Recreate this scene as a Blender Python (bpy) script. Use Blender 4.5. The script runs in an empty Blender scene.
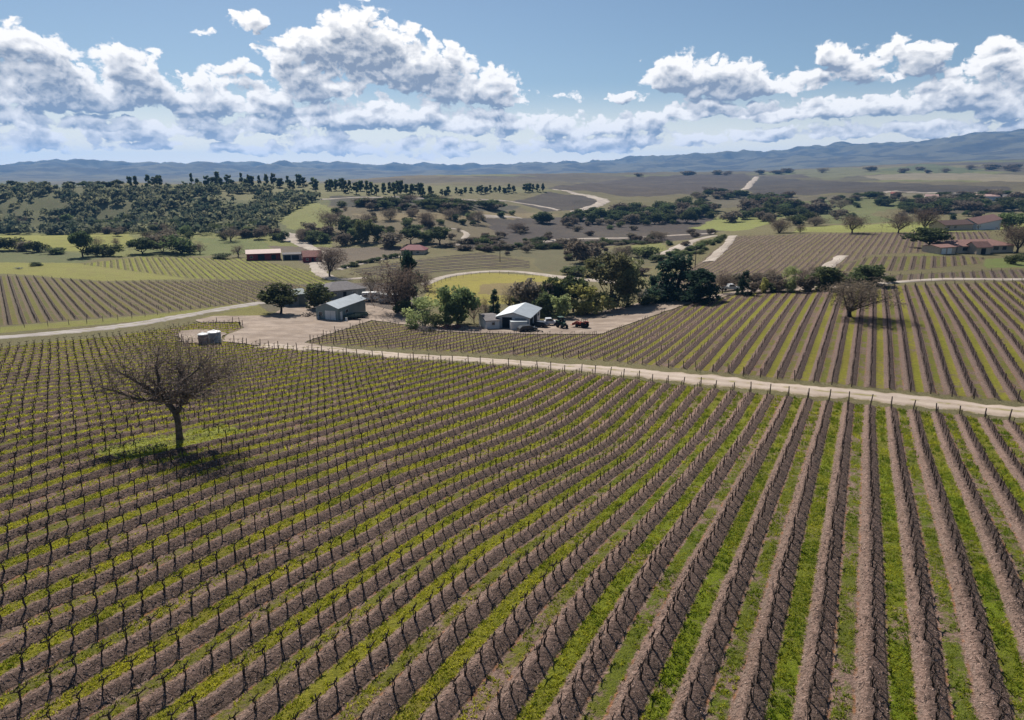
import bpy, math, random
import numpy as np
from mathutils import Vector, Matrix
from mathutils.geometry import delaunay_2d_cdt
random.seed(7)
RNG = np.random.default_rng(11)
SC = bpy.context.scene
COL = SC.collection
CAMZ = 25.0
PITCH = math.radians(14.9); FPX = 682.0
CP, SP = math.cos(PITCH), math.sin(PITCH)

# ------------------------------------------------------------------ helpers
def ray(px, py):
    """direction (X right, Y forward, Z up) of the camera ray through a pixel"""
    px = np.asarray(px, float); py = np.asarray(py, float)
    r = (px-512)/FPX; u = (360-py)/FPX
    return r, CP+u*SP, -SP+u*CP

def mesh_np(name, v, faces, mat=None, parent=None, smooth=False, link=True):
    """v: (n,3); faces: list of int arrays, each (m,k)"""
    me = bpy.data.meshes.new(name)
    v = np.asarray(v, np.float32)
    me.vertices.add(len(v)); me.vertices.foreach_set('co', v.ravel())
    faces = [np.asarray(f, np.int32) for f in faces if len(f)]
    if faces:
        li = np.concatenate([f.ravel() for f in faces])
        tot = np.concatenate([np.full(len(f), f.shape[1], np.int32) for f in faces])
        st = np.concatenate([[0], np.cumsum(tot)[:-1]]).astype(np.int32)
        me.loops.add(len(li)); me.loops.foreach_set('vertex_index', li)
        me.polygons.add(len(tot)); me.polygons.foreach_set('loop_start', st)
        me.polygons.foreach_set('loop_total', tot)
        me.polygons.foreach_set('use_smooth', np.full(len(tot), smooth, bool))
    me.update(calc_edges=True)
    if mat:
        for m in (mat if isinstance(mat, (list, tuple)) else [mat]): me.materials.append(m)
    o = bpy.data.objects.new(name, me)
    if link: COL.objects.link(o)
    if parent: o.parent = parent
    return o

class MB:
    """collects simple shapes into one mesh"""
    def __init__(s): s.v = []; s.f = []; s.c = None
    def add(s, v, f):
        b = len(s.v); s.v += [tuple(p) for p in v]; s.f += [tuple(i+b for i in q) for q in f]; return s
    def box(s, c, size, rz=0, taper=1.0):
        x, y, z = [k/2 for k in size]; ca, sa = math.cos(rz), math.sin(rz); v = []
        for zz, t in ((-z, 1), (z, taper)):
            for xx, yy in ((-x, -y), (x, -y), (x, y), (-x, y)):
                xx *= t; yy *= t
                v.append((c[0]+xx*ca-yy*sa, c[1]+xx*sa+yy*ca, c[2]+zz))
        return s.add(v, [(0,3,2,1),(4,5,6,7),(0,1,5,4),(1,2,6,5),(2,3,7,6),(3,0,4,7)])
    def prism(s, prof, axis, a, b):
        """profile points (u,z) extruded along x or y between a and b"""
        n = len(prof)
        P = (lambda u, z, w: (w, u, z)) if axis == 'x' else (lambda u, z, w: (u, w, z))
        v = [P(u, z, a) for u, z in prof]+[P(u, z, b) for u, z in prof]
        f = [tuple(range(n))[::-1], tuple(range(n, 2*n))]+[(i, (i+1) % n, n+(i+1) % n, n+i) for i in range(n)]
        return s.add(v, f)
    def tube(s, pts, rad, n=6, cap=True):
        pts = [Vector(p) for p in pts]
        if not hasattr(rad, '__len__'): rad = [rad]*len(pts)
        v = []
        for i, p in enumerate(pts):
            d = (pts[min(i+1, len(pts)-1)]-pts[max(i-1, 0)]).normalized()
            a = Vector((0, 0, 1)) if abs(d.z) < .9 else Vector((1, 0, 0))
            e = d.cross(a).normalized(); g = d.cross(e)
            for k in range(n):
                t = 2*math.pi*k/n; v.append(p+(e*math.cos(t)+g*math.sin(t))*rad[i])
        f = []
        for i in range(len(pts)-1):
            for k in range(n):
                f.append((i*n+k, i*n+(k+1) % n, (i+1)*n+(k+1) % n, (i+1)*n+k))
        if cap: f += [tuple(range(n)), tuple(range((len(pts)-1)*n, len(pts)*n))]
        return s.add(v, f)
    def lathe(s, prof, c=(0, 0, 0), n=16, axis='z'):
        v = []
        for r, z in prof:
            for k in range(n):
                t = 2*math.pi*k/n; a, b = r*math.cos(t), r*math.sin(t)
                q = (a, b, z) if axis == 'z' else ((z, a, b) if axis == 'x' else (a, z, b))
                v.append((c[0]+q[0], c[1]+q[1], c[2]+q[2]))
        f = [tuple(range(n)), tuple(range((len(prof)-1)*n, len(prof)*n))]
        for i in range(len(prof)-1):
            for k in range(n): f.append((i*n+k, i*n+(k+1) % n, (i+1)*n+(k+1) % n, (i+1)*n+k))
        return s.add(v, f)
    def build(s, name, mat, parent=None, smooth=False, bevel=0):
        me = bpy.data.meshes.new(name); me.from_pydata([tuple(p) for p in s.v], [], s.f)
        if mat: me.materials.append(mat)
        import bmesh
        bm = bmesh.new(); bm.from_mesh(me); bmesh.ops.recalc_face_normals(bm, faces=bm.faces[:])
        if bevel: bmesh.ops.bevel(bm, geom=[e for e in bm.edges if e.calc_face_angle(0) > .6], offset=bevel, segments=2, affect='EDGES')
        bm.to_mesh(me); bm.free()
        if smooth:
            for p in me.polygons: p.use_smooth = True
        o = bpy.data.objects.new(name, me); COL.objects.link(o)
        if parent: o.parent = parent
        return o

def tag(o, label=None, cat=None, group=None, kind=None):
    if label: o['label'] = label
    if cat: o['category'] = cat
    if group: o['group'] = group
    if kind: o['kind'] = kind
    return o
def empty(name, loc, rz=0):
    o = bpy.data.objects.new(name, None); o.empty_display_size = .2; COL.objects.link(o)
    o.location = loc; o.rotation_euler = (0, 0, rz); return o
def copy_tree(o, parent=None):
    c = o.copy(); COL.objects.link(c)
    for k in ('label', 'category', 'group'):
        if k in c and parent is None: del c[k]
    if parent: c.parent = parent
    for ch in o.children: copy_tree(ch, c)
    return c

# value/gradient noise on numpy arrays
_perm = RNG.permutation(256); _perm = np.concatenate([_perm, _perm, _perm])
_g = np.stack([np.cos(np.arange(256)*2.39996), np.sin(np.arange(256)*2.39996)], 1)
def noise2(x, y):
    x = np.asarray(x, float); y = np.asarray(y, float)
    xi = np.floor(x).astype(int); yi = np.floor(y).astype(int); xf = x-xi; yf = y-yi
    u = xf*xf*xf*(xf*(xf*6-15)+10); v = yf*yf*yf*(yf*(yf*6-15)+10)
    def gr(a, b, dx, dy):
        h = _perm[(_perm[a & 255]+b) & 255]; return _g[h, 0]*dx+_g[h, 1]*dy
    a = gr(xi, yi, xf, yf); b = gr(xi+1, yi, xf-1, yf); c = gr(xi, yi+1, xf, yf-1); d = gr(xi+1, yi+1, xf-1, yf-1)
    return ((a+(b-a)*u)*(1-v)+(c+(d-c)*u)*v)*1.4
def fbm(x, y, o=4):
    s = 0; a = 1; t = 0
    for i in range(o): s = s+a*noise2(x*2**i+i*17.3, y*2**i-i*9.1); t += a; a *= .5
    return s/t
def sst(e0, e1, x):
    t = np.clip((x-e0)/(e1-e0), 0, 1); return t*t*(3-2*t)

# ------------------------------------------------------------------ terrain
# (pixel x, pixel y, metres below the camera)
CD = [(292,715,23.2),(380,639,23.4),(425,600,23.6),(485,547,24.1),(526,524,25.2),(557,502,26),(591,479,27.3),(630,455,29.0),
 (171,715,23.3),(265,645,23.5),(326,603,23.7),(411,545,24.3),(452,518,24.8),(494,495,25.7),(535,474,27.1),(577,455,28.7),(613,434,30.0),
 (40,715,23.2),(153,650,23.5),(252,585,23.7),(308,558,24.1),(366,527,24.7),(425,493,25.4),(490,464,27.0),(526,450,28.4),(568,434,29.7),
 (0,668,23.2),(108,614,23.4),(191,567,23.6),(281,527,24.2),(335,502,24.8),(384,477,25.3),(445,457,26.8),(501,434,28.5),
 (0,613,23.2),(99,569,23.5),(186,529,23.7),(274,490,24.4),(335,470,25.3),(425,437,27.0),
 (0,567,23.1),(126,518,23.5),(230,477,24.1),(344,442,25.9),(430,409,27.6),(490,393,29.2),(535,378,30.2),
 (67,507,23.2),(126,486,23.5),(0,477,23.1),(70,452,23.1),(0,436,23.1),
 (0,410,23.5),(0,380,24.8),(0,346,27.5),(120,410,24.3),(100,370,26.5),(200,420,25),(280,400,26.8),(200,370,28),(300,370,29),(210,340,31),
 (0,332,28.6),(0,325,29.5),(0,300,31.5),(0,275,34),(0,255,36),(0,235,35),(0,222,35),
 (120,322,31),(120,300,33),(120,270,35.5),(120,250,36),(120,235,35),
 (250,325,32.5),(260,308,34.5),(200,300,34),(200,280,36),(270,285,36.5),(265,262,37.5),(240,240,36),(200,240,36),
 (345,318,35),(330,350,30.5),(400,360,30.7),(400,345,32.6),(400,322,35.3),(400,300,37),(480,290,37),(480,274,37),(440,262,37),(412,250,36.5),(430,240,34),(320,275,37.5),(350,240,36),
 (480,350,32),(515,330,34.7),(540,345,33),(560,325,35),(600,322,35),(600,345,32.5),(600,310,36),
 (540,362,31),(620,372,30.3),(640,345,31.8),(660,320,32.8),(700,295,32),(650,300,33.5),(740,290,30.6),(700,330,30.5),(740,380,29),(740,340,29),(780,310,28.5),
 (877,720,23),(740,715,23),(600,715,23),(1024,720,23),(740,620,23.4),(877,600,23.5),(1024,600,23.5),(640,560,23.7),(740,540,24.3),(690,460,27),(760,450,26.8),(877,500,25),(1024,500,25.3),(877,440,27.2),(960,450,27),(877,400,28.4),(1024,412,28),(1000,380,28.2),
 (877,340,27.6),(877,312,27.4),(877,286,28),(1000,330,27.5),(1000,300,27.7),(1000,282,27.8),(940,275,27.4),
 (650,275,34),(700,262,33),(760,275,31),(760,262,30.6),(800,262,29),(800,240,27),(720,240,29),(740,255,30),(850,233,24.5),(900,250,25.7),(960,250,26.5),(1000,268,27.2),(960,236,24.5),(900,236,24.5),
 (600,262,36),(600,245,36.5),(540,250,37),(540,235,36.5),(600,230,36.5),(680,230,35),(600,215,33),(700,215,33),(520,215,31),(560,203,25),(620,203,25.5),(680,202,25),(480,225,33),
 (900,225,30.5),(900,210,29),(800,222,33),(820,205,27.5),(980,225,30),(980,208,27),
 (400,224,29),(420,205,20.5),(350,225,30),(330,205,21),(470,210,24),(200,225,33),(120,222,34),(60,222,34.5)]
# (pixel x, pixel y, metres away)
CR = [(0,200,720),(0,190,900),(60,189,900),(120,188,900),(190,186,880),(250,184,850),(300,185,850),(350,186,850),(400,190,740),(400,184,900),(450,191,880),(470,184,1100),(530,187,980),
 (100,205,680),(180,205,660),(230,205,650),(290,200,650),
 (400,178,1500),(480,178,1600),(540,175,1900),(540,182,1300),(600,196,880),(600,183,1500),(640,178,1800),(700,173,2300),(700,190,1200),(760,174,2300),(770,190,1150),(770,200,900),(700,200,880),
 (850,175,2000),(850,188,1200),(850,196,900),(950,190,1050),(950,180,1400),(950,172,2100),(1024,190,1050),(1024,180,1500),(1024,168,2400),(900,170,2300),(800,178,1900),(920,164,2900),(1024,160,3100),
 # ground hidden behind the near ridges
 (100,194,1500),(250,193,1500),(380,188,1250),(20,194,1500),
 (100,183,3000),(250,183,3000),(400,181,3000),(550,178,3200),(700,174,3300),(850,168,3600),(0,183,3000),
 (80,180,4800),(250,178,4800),(400,178,4800),(520,177,4800),(620,175,5000),(700,172,5000),(800,168,5000),(900,164,5000),(1024,158,5000),(0,180,4800),
 (0,170.5,9000),(40,169,9000),(80,166.5,9000),(130,168,9000),(170,168.5,9000),(200,167.5,9000),(250,168.5,9000),(300,169.5,9000),(350,168.5,9000),(400,172,9000),(420,170,9000),(450,171,9000),(500,170,9000),(560,168.5,8500),
 (620,164.5,8000),(700,158,8000),(760,157,8000),(800,153.5,8000),(850,151,8000),(900,147,7800),(950,143,7600),(1000,136,7500),(1024,135,7500),
 (0,185,13000),(250,185,13000),(500,185,13000),(760,180,13000),(1024,175,13000)]
pts = []
for x, y, d in CD:
    r, F, U = ray(x, y); t = -d/U; pts.append((t*r, t*F, d))
for x, y, R in CR:
    r, F, U = ray(x, y); t = R/math.hypot(r, F); pts.append((t*r, t*F, -t*U))
pts = np.array(pts)
def warp(X, Y):
    R = np.maximum(np.hypot(X, Y), 18.); a = np.arctan2(X, Y)
    a = 0.72*np.tanh(a/0.72*1.0) if False else np.clip(a, -.68, .68)
    return np.stack([a*1.6, np.log(R)], -1), R
_e = []
for x, y, d in list(CD):
    if x in (0, 1024):
        r, F, U = ray(x, y); t = -d/U; R = math.hypot(t*r, t*F); a = math.atan2(r, F)+(.05 if x else -.05)
        _e.append((R*math.sin(a), R*math.cos(a), d))
pts = np.concatenate([pts, np.array(_e)])
KC, KR = warp(pts[:, 0], pts[:, 1])
KV = pts[:, 2]/(1+KR/150)
def tps(d2): return np.where(d2 > 1e-12, d2*np.log(d2+1e-12), 0.)
n = len(KC); A = np.zeros((n+3, n+3))
A[:n, :n] = tps(((KC[:, None]-KC[None])**2).sum(-1))+np.eye(n)*2e-3
A[:n, n] = 1; A[:n, n+1:] = KC; A[n, :n] = 1; A[n+1:, :n] = KC.T
TW = np.linalg.solve(A, np.concatenate([KV, [0, 0, 0]]))
def height(X, Y, detail=True):
    X = np.atleast_1d(np.asarray(X, float)); Y = np.atleast_1d(np.asarray(Y, float))
    sh = X.shape; X = X.ravel(); Y = Y.ravel(); out = np.empty(len(X))
    for i in range(0, len(X), 20000):
        W, R = warp(X[i:i+20000], Y[i:i+20000])
        q = tps(((W[:, None]-KC[None])**2).sum(-1))
        v = q@TW[:n]+TW[n]+W@TW[n+1:]
        d = v*(1+R/150)
        an = np.abs(np.arctan2(X[i:i+20000], Y[i:i+20000])); k = sst(1.0, 2.2, an)
        d = d*(1-k)+k*23.5
        out[i:i+20000] = CAMZ-d
    if detail:
        R = np.hypot(X, Y)
        out += sst(450, 900, R)*(fbm(X/130, Y/130, 3)*4.5+(.35-np.abs(fbm(X/75+5, Y/95, 3)))*5)+sst(330, 480, R)*fbm(X/60, Y/75, 3)*1.5
        far = sst(4600, 7800, R)*(1-sst(11000, 12500, R))
        rid = 1-np.abs(fbm(X/1500+3, Y/1500, 5))*2
        out += far*((rid-.55)*120+fbm(X/420, Y/420, 4)*62+fbm(X/150, Y/150, 2)*14)
        out += sst(2500, 5000, R)*fbm(X/700, Y/700, 3)*10
    return out.reshape(sh)
def h1(x, y): return float(height(x, y)[0])
_T = np.geomspace(15, 14000, 900)
def at(px, py, zoff=0.):
    """ground points seen at pixels: (n,3)"""
    px = np.atleast_1d(np.asarray(px, float)); py = np.atleast_1d(np.asarray(py, float))
    r, F, U = ray(px, py); out = np.zeros((len(px), 3))
    for i in range(len(px)):
        t = _T/math.hypot(r[i], F[i])
        lo = None
        for c in range(0, 900, 150):
            tt = t[max(c-1, 0):c+150]
            below = CAMZ+tt*U[i] < height(tt*r[i], tt*F[i])
            if below.any():
                k = int(np.argmax(below)); lo = tt[max(k-1, 0)]; hi = tt[k]; break
        if lo is None: lo = hi = t[-1]
        for _ in range(3):
            s = np.linspace(lo, hi, 9); b = CAMZ+s*U[i] < height(s*r[i], s*F[i])
            k = int(np.argmax(b)) if b.any() else 8
            lo, hi = s[max(k-1, 0)], s[k]
        m = (lo+hi)/2; out[i] = (m*r[i], m*F[i], CAMZ+m*U[i])
    out[:, 2] += zoff
    return out
def P(px, py):
    return Vector(at(px, py)[0])
def inpoly(X, Y, poly):
    poly = np.asarray(poly)[:, :2]; m = np.zeros(X.shape, bool)
    bb = (X >= poly[:, 0].min()) & (X <= poly[:, 0].max()) & (Y >= poly[:, 1].min()) & (Y <= poly[:, 1].max())
    idx = np.nonzero(bb)[0]
    if not len(idx): return m
    x = X[idx]; y = Y[idx]; c = np.zeros(len(idx), bool); k = len(poly)
    for i in range(k):
        x0, y0 = poly[i]; x1, y1 = poly[(i+1) % k]
        if y0 == y1: continue
        w = (y0 > y) != (y1 > y); c ^= w & (x < (x1-x0)*(y-y0)/(y1-y0)+x0)
    m[idx] = c; return m
def dens(poly, step=25):
    o = []
    for i in range(len(poly)):
        a, b = poly[i], poly[(i+1) % len(poly)]; k = max(1, int(max(abs(a[0]-b[0]), abs(a[1]-b[1]))/step))
        o += [(a[0]+(b[0]-a[0])*j/k, a[1]+(b[1]-a[1])*j/k) for j in range(k)]
    return o
def plan(poly, step=25):
    p = np.array(dens(poly, step)); return at(p[:, 0], p[:, 1])
def smooth_line(p, per=8):
    """Catmull-Rom through 2-D/3-D points"""
    p = np.asarray(p, float); q = np.concatenate([[2*p[0]-p[1]], p, [2*p[-1]-p[-2]]]); o = []
    for i in range(1, len(q)-2):
        for k in range(per):
            t = k/per; a, b, c, d = q[i-1:i+3]
            o.append(.5*((2*b)+(c-a)*t+(2*a-5*b+4*c-d)*t*t+(3*b-a-3*c+d)*t**3))
    o.append(p[-1]); return np.array(o)

# ------------------------------------------------------------------ materials
ALB = .78
def S(r, g, b, k=ALB):
    f = lambda c: ((c/255+.055)/1.055)**2.4 if c > 10 else c/255/12.92
    return (f(r)*k, f(g)*k, f(b)*k, 1.)
class NT:
    def __init__(s, name):
        s.m = bpy.data.materials.new(name); s.m.use_nodes = True; s.t = s.m.node_tree; s.b = s.t.nodes['Principled BSDF']
        s.b.inputs['Roughness'].default_value = .85; s.b.inputs['Specular IOR Level'].default_value = .2
    def n(s, kind, **kw):
        q = s.t.nodes.new(kind)
        for k, v in kw.items():
            if k.startswith('i_'): s.put(q.inputs[int(k[2:])], v)
            else: setattr(q, k, v)
        return q
    def put(s, inp, v):
        if isinstance(v, bpy.types.NodeSocket): s.t.links.new(v, inp)
        elif isinstance(v, bpy.types.Node): s.t.links.new(v.outputs[0], inp)
        elif v is not None: inp.default_value = v
    def math(s, op, a, b=None, c=None, clamp=False):
        q = s.t.nodes.new('ShaderNodeMath'); q.operation = op; q.use_clamp = clamp
        for i, v in enumerate((a, b, c)):
            if v is not None: s.put(q.inputs[i], v)
        return q.outputs[0]
    def mix(s, f, a, b, bt='MIX'):
        q = s.t.nodes.new('ShaderNodeMix'); q.data_type = 'RGBA'; q.blend_type = bt
        s.put(q.inputs[0], f); s.put(q.inputs[6], a); s.put(q.inputs[7], b); return q.outputs[2]
    def ss(s, x, a, b, lo=0., hi=1.):
        q = s.t.nodes.new('ShaderNodeMapRange'); q.interpolation_type = 'SMOOTHSTEP'
        for i, v in enumerate((x, a, b, lo, hi)): s.put(q.inputs[i], v)
        return q.outputs[0]
    def noise(s, scale, detail=3, vec=None, rough=.55, dist=0.):
        q = s.t.nodes.new('ShaderNodeTexNoise'); q.inputs['Scale'].default_value = scale
        q.inputs['Detail'].default_value = detail; q.inputs['Roughness'].default_value = rough; q.inputs['Distortion'].default_value = dist
        s.put(q.inputs['Vector'], vec if vec else s.obj()); return q.outputs['Fac']
    def obj(s):
        if not hasattr(s, '_o'): s._o = s.t.nodes.new('ShaderNodeTexCoord').outputs['Object']
        return s._o
    def attr(s, name, out='Fac'):
        q = s.t.nodes.new('ShaderNodeAttribute'); q.attribute_name = name; return q.outputs[out]
    def bump(s, h, strength=.5, dist=.1):
        q = s.t.nodes.new('ShaderNodeBump'); q.inputs['Strength'].default_value = strength; q.inputs['Distance'].default_value = dist
        s.put(q.inputs['Height'], h); s.put(s.b.inputs['Normal'], q.outputs[0])
    def col(s, c): s.put(s.b.inputs['Base Color'], c); return s

def simple(name, c, var=.25, scale=3., rough=.8, metal=0., bump=.0, c2=None, spec=.25):
    t = NT(name); f = t.noise(scale, 4)
    d = c2 or tuple(k*(1-var) for k in c[:3])+(1,); e = tuple(min(k*(1+var), 1) for k in c[:3])+(1,)
    t.col(t.mix(t.ss(f, .3, .7), d, e)); t.b.inputs['Roughness'].default_value = rough; t.b.inputs['Metallic'].default_value = metal
    t.b.inputs['Specular IOR Level'].default_value = spec
    if bump: t.bump(t.noise(scale*4, 4), bump, .05)
    return t.m
def leafmat(name, c, c2, trans=.25):
    """foliage: per-clump colour attribute 'tint' between two greens, some light through the leaf"""
    t = NT(name); f = t.attr('tint')
    base = t.mix(f, c, c2)
    oi = t.n('ShaderNodeObjectInfo'); hv = t.n('ShaderNodeHueSaturation')
    t.put(hv.inputs['Value'], t.math('MULTIPLY_ADD', oi.outputs['Random'], .5, .75)); t.put(hv.inputs['Color'], base)
    t.put(hv.inputs['Hue'], t.math('MULTIPLY_ADD', oi.outputs['Random'], .04, .48))
    t.col(hv.outputs[0]); tr = t.n('ShaderNodeBsdfTranslucent'); t.put(tr.inputs[0], hv.outputs[0])
    mx = t.n('ShaderNodeMixShader'); mx.inputs[0].default_value = trans
    out = t.t.nodes['Material Output']; t.t.links.new(t.b.outputs[0], mx.inputs[1]); t.t.links.new(tr.outputs[0], mx.inputs[2])
    t.t.links.new(mx.outputs[0], out.inputs[0]); return t.m

# ------------------------------------------------------------------ vineyard blocks
class Block:
    def __init__(s, az, period, origin, poly, vine=1.5, skew=0., name='', far=False):
        a = math.radians(az); s.d = np.array([math.sin(a), math.cos(a)]); s.nn = np.array([math.cos(a), -math.sin(a)])
        s.per = period; s.o = origin; s.px = poly; s.vine = vine; s.skew = skew; s.far = far
        s.poly = plan(poly)
    def rowc(s, X, Y): return (X*s.nn[0]+Y*s.nn[1]-s.o)/s.per
TH = 27.35; PER = 2.75*math.cos(math.radians(TH)); ORI = (4.32-1.375)*math.cos(math.radians(TH))
V1 = Block(TH, PER, ORI, [(-420,352),(-120,357),(0,348),(120,336),(200,323.5),(238,323),(242,329),(226,334),(222,342),(250,346),(330,353.5),(400,359.5),(500,366.5),(600,376),(700,388),(800,398.5),(900,409),(1024,423),(1250,445),(1500,900),(1024,1400),(0,1400),(-420,1100)], 1.26, .1)
V2 = Block(TH, PER, ORI, [(306,343),(322,337),(340,331.5),(372,321.5),(405,326),(440,332),(480,334),(540,335),(600,335),(640,321),(690,304),(722,298),(745,293),(800,291.5),(850,288),(885,286),(1024,281),(1130,277),(1250,432),(1024,402.5),(900,390.5),(800,380.5),(700,370.5),(600,360),(500,354.5),(400,349)], 1.26, .1)
V3 = Block(-37, 2.44, 0, [(-200,272),(30,276.5),(100,282),(180,281.5),(255,280),(300,285),(340,291),(300,294),(255,302),(150,314),(0,326),(-200,342)], 1.6, .4)
V4 = Block(-30, 2.44, 0, [(78,264),(140,257),(250,258.5),(325,274),(338,284),(300,284),(240,279.5),(190,278.5)], 1.8, .3)
V5 = Block(31, 2.3, 0, [(650,284),(700,262),(738,236),(870,232.5),(990,232),(990,240),(935,252),(872,255),(832,268),(820,283),(760,284),(700,288)], 1.8, .3)
V6 = Block(31, 2.9, 0, [(838,266),(872,256.5),(965,256),(985,258),(980,264),(905,271),(834,272)], 1.8, .3)
V7 = Block(31, 2.6, 0, [(890,275),(1024,269),(1110,266),(1110,275),(1024,279),(890,282.5)], 1.8, .3)
V8 = Block(62, 5.0, 0, [(350,270),(420,259),(480,252.5),(530,261),(530,268),(470,269.5),(420,274),(370,276)], 1.8, .3)
BLOCKS = [V1, V2, V3, V4, V5, V6, V7, V8]
#          soil, grass
BCOL = [((180,145,129),(178,168,60)), ((152,122,110),(180,170,62)), ((136,118,86),(152,140,80)), ((166,164,66),(182,186,72)),
        ((140,115,101),(166,142,124)), ((132,110,88),(158,150,96)), ((122,102,92),(138,124,98)), ((26,20,18),(176,156,124))]

BERM = .27
# ------------------------------------------------------------------ ground sheet
azd = np.radians(np.concatenate([np.arange(-180,-60,4.), np.arange(-60,-40,.5), np.arange(-40,40,.15), np.arange(40,60,.5), np.arange(60,180,4.)]))
rr = [1., 4, 8, 12, 15, 18]; 
while rr[-1] < 24: rr.append(rr[-1]+1)
while rr[-1] < 112: rr.append(rr[-1]+.3)
while rr[-1] < 13500: rr.append(rr[-1]*1.0066)
rr = np.array(rr); NA, NR = len(azd), len(rr)
GX = (rr[:, None]*np.sin(azd)[None]).ravel(); GY = (rr[:, None]*np.cos(azd)[None]).ravel()
GZ = height(GX, GY)
GR = np.hypot(GX, GY)
# base colours
zone = np.zeros((len(GX), 4)); zone[:] = S(136,128,74)
gcol = np.zeros((len(GX), 4)); gcol[:] = S(138,142,60)
rowc = np.zeros(len(GX)); vm = np.zeros(len(GX))
nz = fbm(GX/90, GY/90, 4)
def paint(px, c, plan_pts=None, wob=0.0, rmax=None, rmin=None):
    pl = plan(px) if plan_pts is None else plan_pts
    m = inpoly(GX+wob*fbm(GX/25, GY/25, 2)*2, GY+wob*fbm(GX/25+9, GY/25, 2)*2, pl)
    if rmax: m &= GR < rmax
    if rmin: m &= GR > rmin
    zone[m] = S(*c); return m
far = sst(700, 1600, GR)[:, None]
fld = sst(-.25, .3, fbm(GX/260+5, GY/420, 3))[:, None]
zone = zone*(1-far)+far*(fld*np.array(S(128,120,84))+(1-fld)*np.array(S(88,80,66)))
ca_, sa_ = math.cos(.5), math.sin(.5); fu = (GX*ca_+GY*sa_+90*fbm(GX/500, GY/500, 2))/230; fv = (-GX*sa_+GY*ca_+90*fbm(GX/500+7, GY/500, 2))/340
cell = (np.floor(fu).astype(int)*73+np.floor(fv+.5*(np.floor(fu) % 2)).astype(int)*151) & 255
pal = np.array([S(84,72,62), S(150,142,84), S(116,130,60), S(96,86,66), S(128,116,86), S(74,66,60), S(138,150,70), S(108,104,70)])
zone = zone*(1-.7*far)+.7*far*pal[_perm[cell] % 8]
hill = sst(3200, 6000, GR)[:, None]; wood = sst(-.05, .06, fbm(GX/260, GY/260, 5))[:, None]
zone = zone*(1-hill)+hill*(wood*np.array(S(34,44,38))+(1-wood)*np.array(S(116,114,86)))
Z = paint
Z([(-60,232),(330,232),(330,250),(200,256),(-60,260)], (146,150,62), wob=3)
Z([(-120,190),(60,187),(250,183),(330,184),(345,205),(330,238),(280,232),(100,232),(-120,234)], (112,118,60), wob=6)
Z([(175,190),(300,184),(560,187),(560,193),(420,195),(300,199),(240,200)], (140,138,78), wob=4)
Z([(262,206),(310,200),(340,212),(330,240),(300,234),(275,222)], (156,160,74), wob=3)
Z([(330,200),(500,200),(540,216),(520,246),(430,247),(340,240)], (128,114,78), wob=4)
Z([(350,214),(480,211),(560,214),(500,221),(380,221)], (164,144,98), wob=3)
Z([(330,196),(420,197),(520,206),(500,212),(400,209),(330,206)], (58,62,46), wob=3)
Z([(-60,237),(128,233),(135,243),(110,254),(60,250),(-60,247)], (176,176,64), wob=2)
Z([(-60,248),(60,251),(110,256),(75,264),(-60,262)], (120,130,66), wob=1)
Z([(-60,262),(78,263),(190,279),(100,281),(30,275),(-60,271)], (170,168,64), wob=1)
Z([(195,238),(262,240),(272,246),(215,248)], (128,142,60), wob=2)
Z([(140,243),(270,246),(270,251),(205,256),(140,255)], (130,142,62), wob=2)
Z([(270,246),(350,248),(420,246),(400,256),(350,262),(330,272),(300,262)], (128,112,92), wob=2)
Z([(426,300),(424,284),(455,276),(490,273),(540,275.5),(566,283),(545,300),(500,304),(460,308)], (198,184,64), wob=1.5)
Z([(490,284),(545,282),(556,290),(520,296),(480,293)], (172,150,88), wob=2.5)
Z([(512,201),(548,191.5),(590,196),(600,204),(585,210),(545,212)], (54,46,44))
Z([(480,219),(700,214),(732,222),(720,232),(690,240),(560,250),(450,250),(500,236)], (64,53,51), wob=4)
Z([(470,249),(560,246),(640,252),(690,246),(690,262),(600,270),(545,272),(530,258)], (120,116,72), wob=2)
Z([(630,246),(660,242),(668,250),(640,254)], (150,154,66), wob=1)
Z([(540,189),(600,182),(650,176),(745,173.5),(752,178),(738,191),(640,196),(600,192)], (66,54,52))
Z([(762,176),(800,180),(1010,187),(1010,192),(880,193),(760,196),(742,190)], (50,46,48))
Z([(700,197),(800,196),(880,194),(880,198),(780,203),(700,210)], (120,112,82), wob=4)
Z([(760,226),(735,231),(690,228),(720,216),(790,214)], (164,172,74), wob=2)
Z([(800,201),(870,197),(908,199),(905,206),(870,214),(905,222),(830,224),(806,212)], (124,134,64), wob=3)
Z([(795,228),(905,222),(1060,218),(1060,229),(900,233),(795,232)], (172,178,76), wob=2)
Z([(905,203),(1024,200),(1024,212),(905,214)], (92,88,64), wob=3)
Z([(860,176),(930,172),(1060,176),(1060,183),(950,180),(880,180)], (170,158,126))
Z([(880,170),(925,164),(985,170),(960,174)], (98,116,60))
Z([(880,194),(1060,191),(1060,194),(880,197)], (158,150,116))
Z([(780,171),(850,167),(880,172),(830,180)], (130,132,84), wob=8)
Z([(-300,346),(0,327),(150,315),(262,301),(266,306),(140,321),(0,333),(-300,352)], (164,164,56))
Z([(200,317.5),(262,305),(272,313),(262,319),(225,319)], (152,146,56), wob=.6)
Z([(300,285),(400,282),(425,300),(400,318),(340,300),(290,300)], (118,106,98), wob=1)
Z([(250,296),(300,296),(310,306),(270,312)], (120,112,84), wob=1)
Z([(985,259),(1060,255),(1060,267),(985,268)], (130,150,54))
Z([(895,257),(935,253),(950,257),(900,260)], (140,146,58))
Z([(700,262),(655,286),(700,292),(830,288),(890,285),(885,273),(830,273)], (132,116,100), wob=1)
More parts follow.
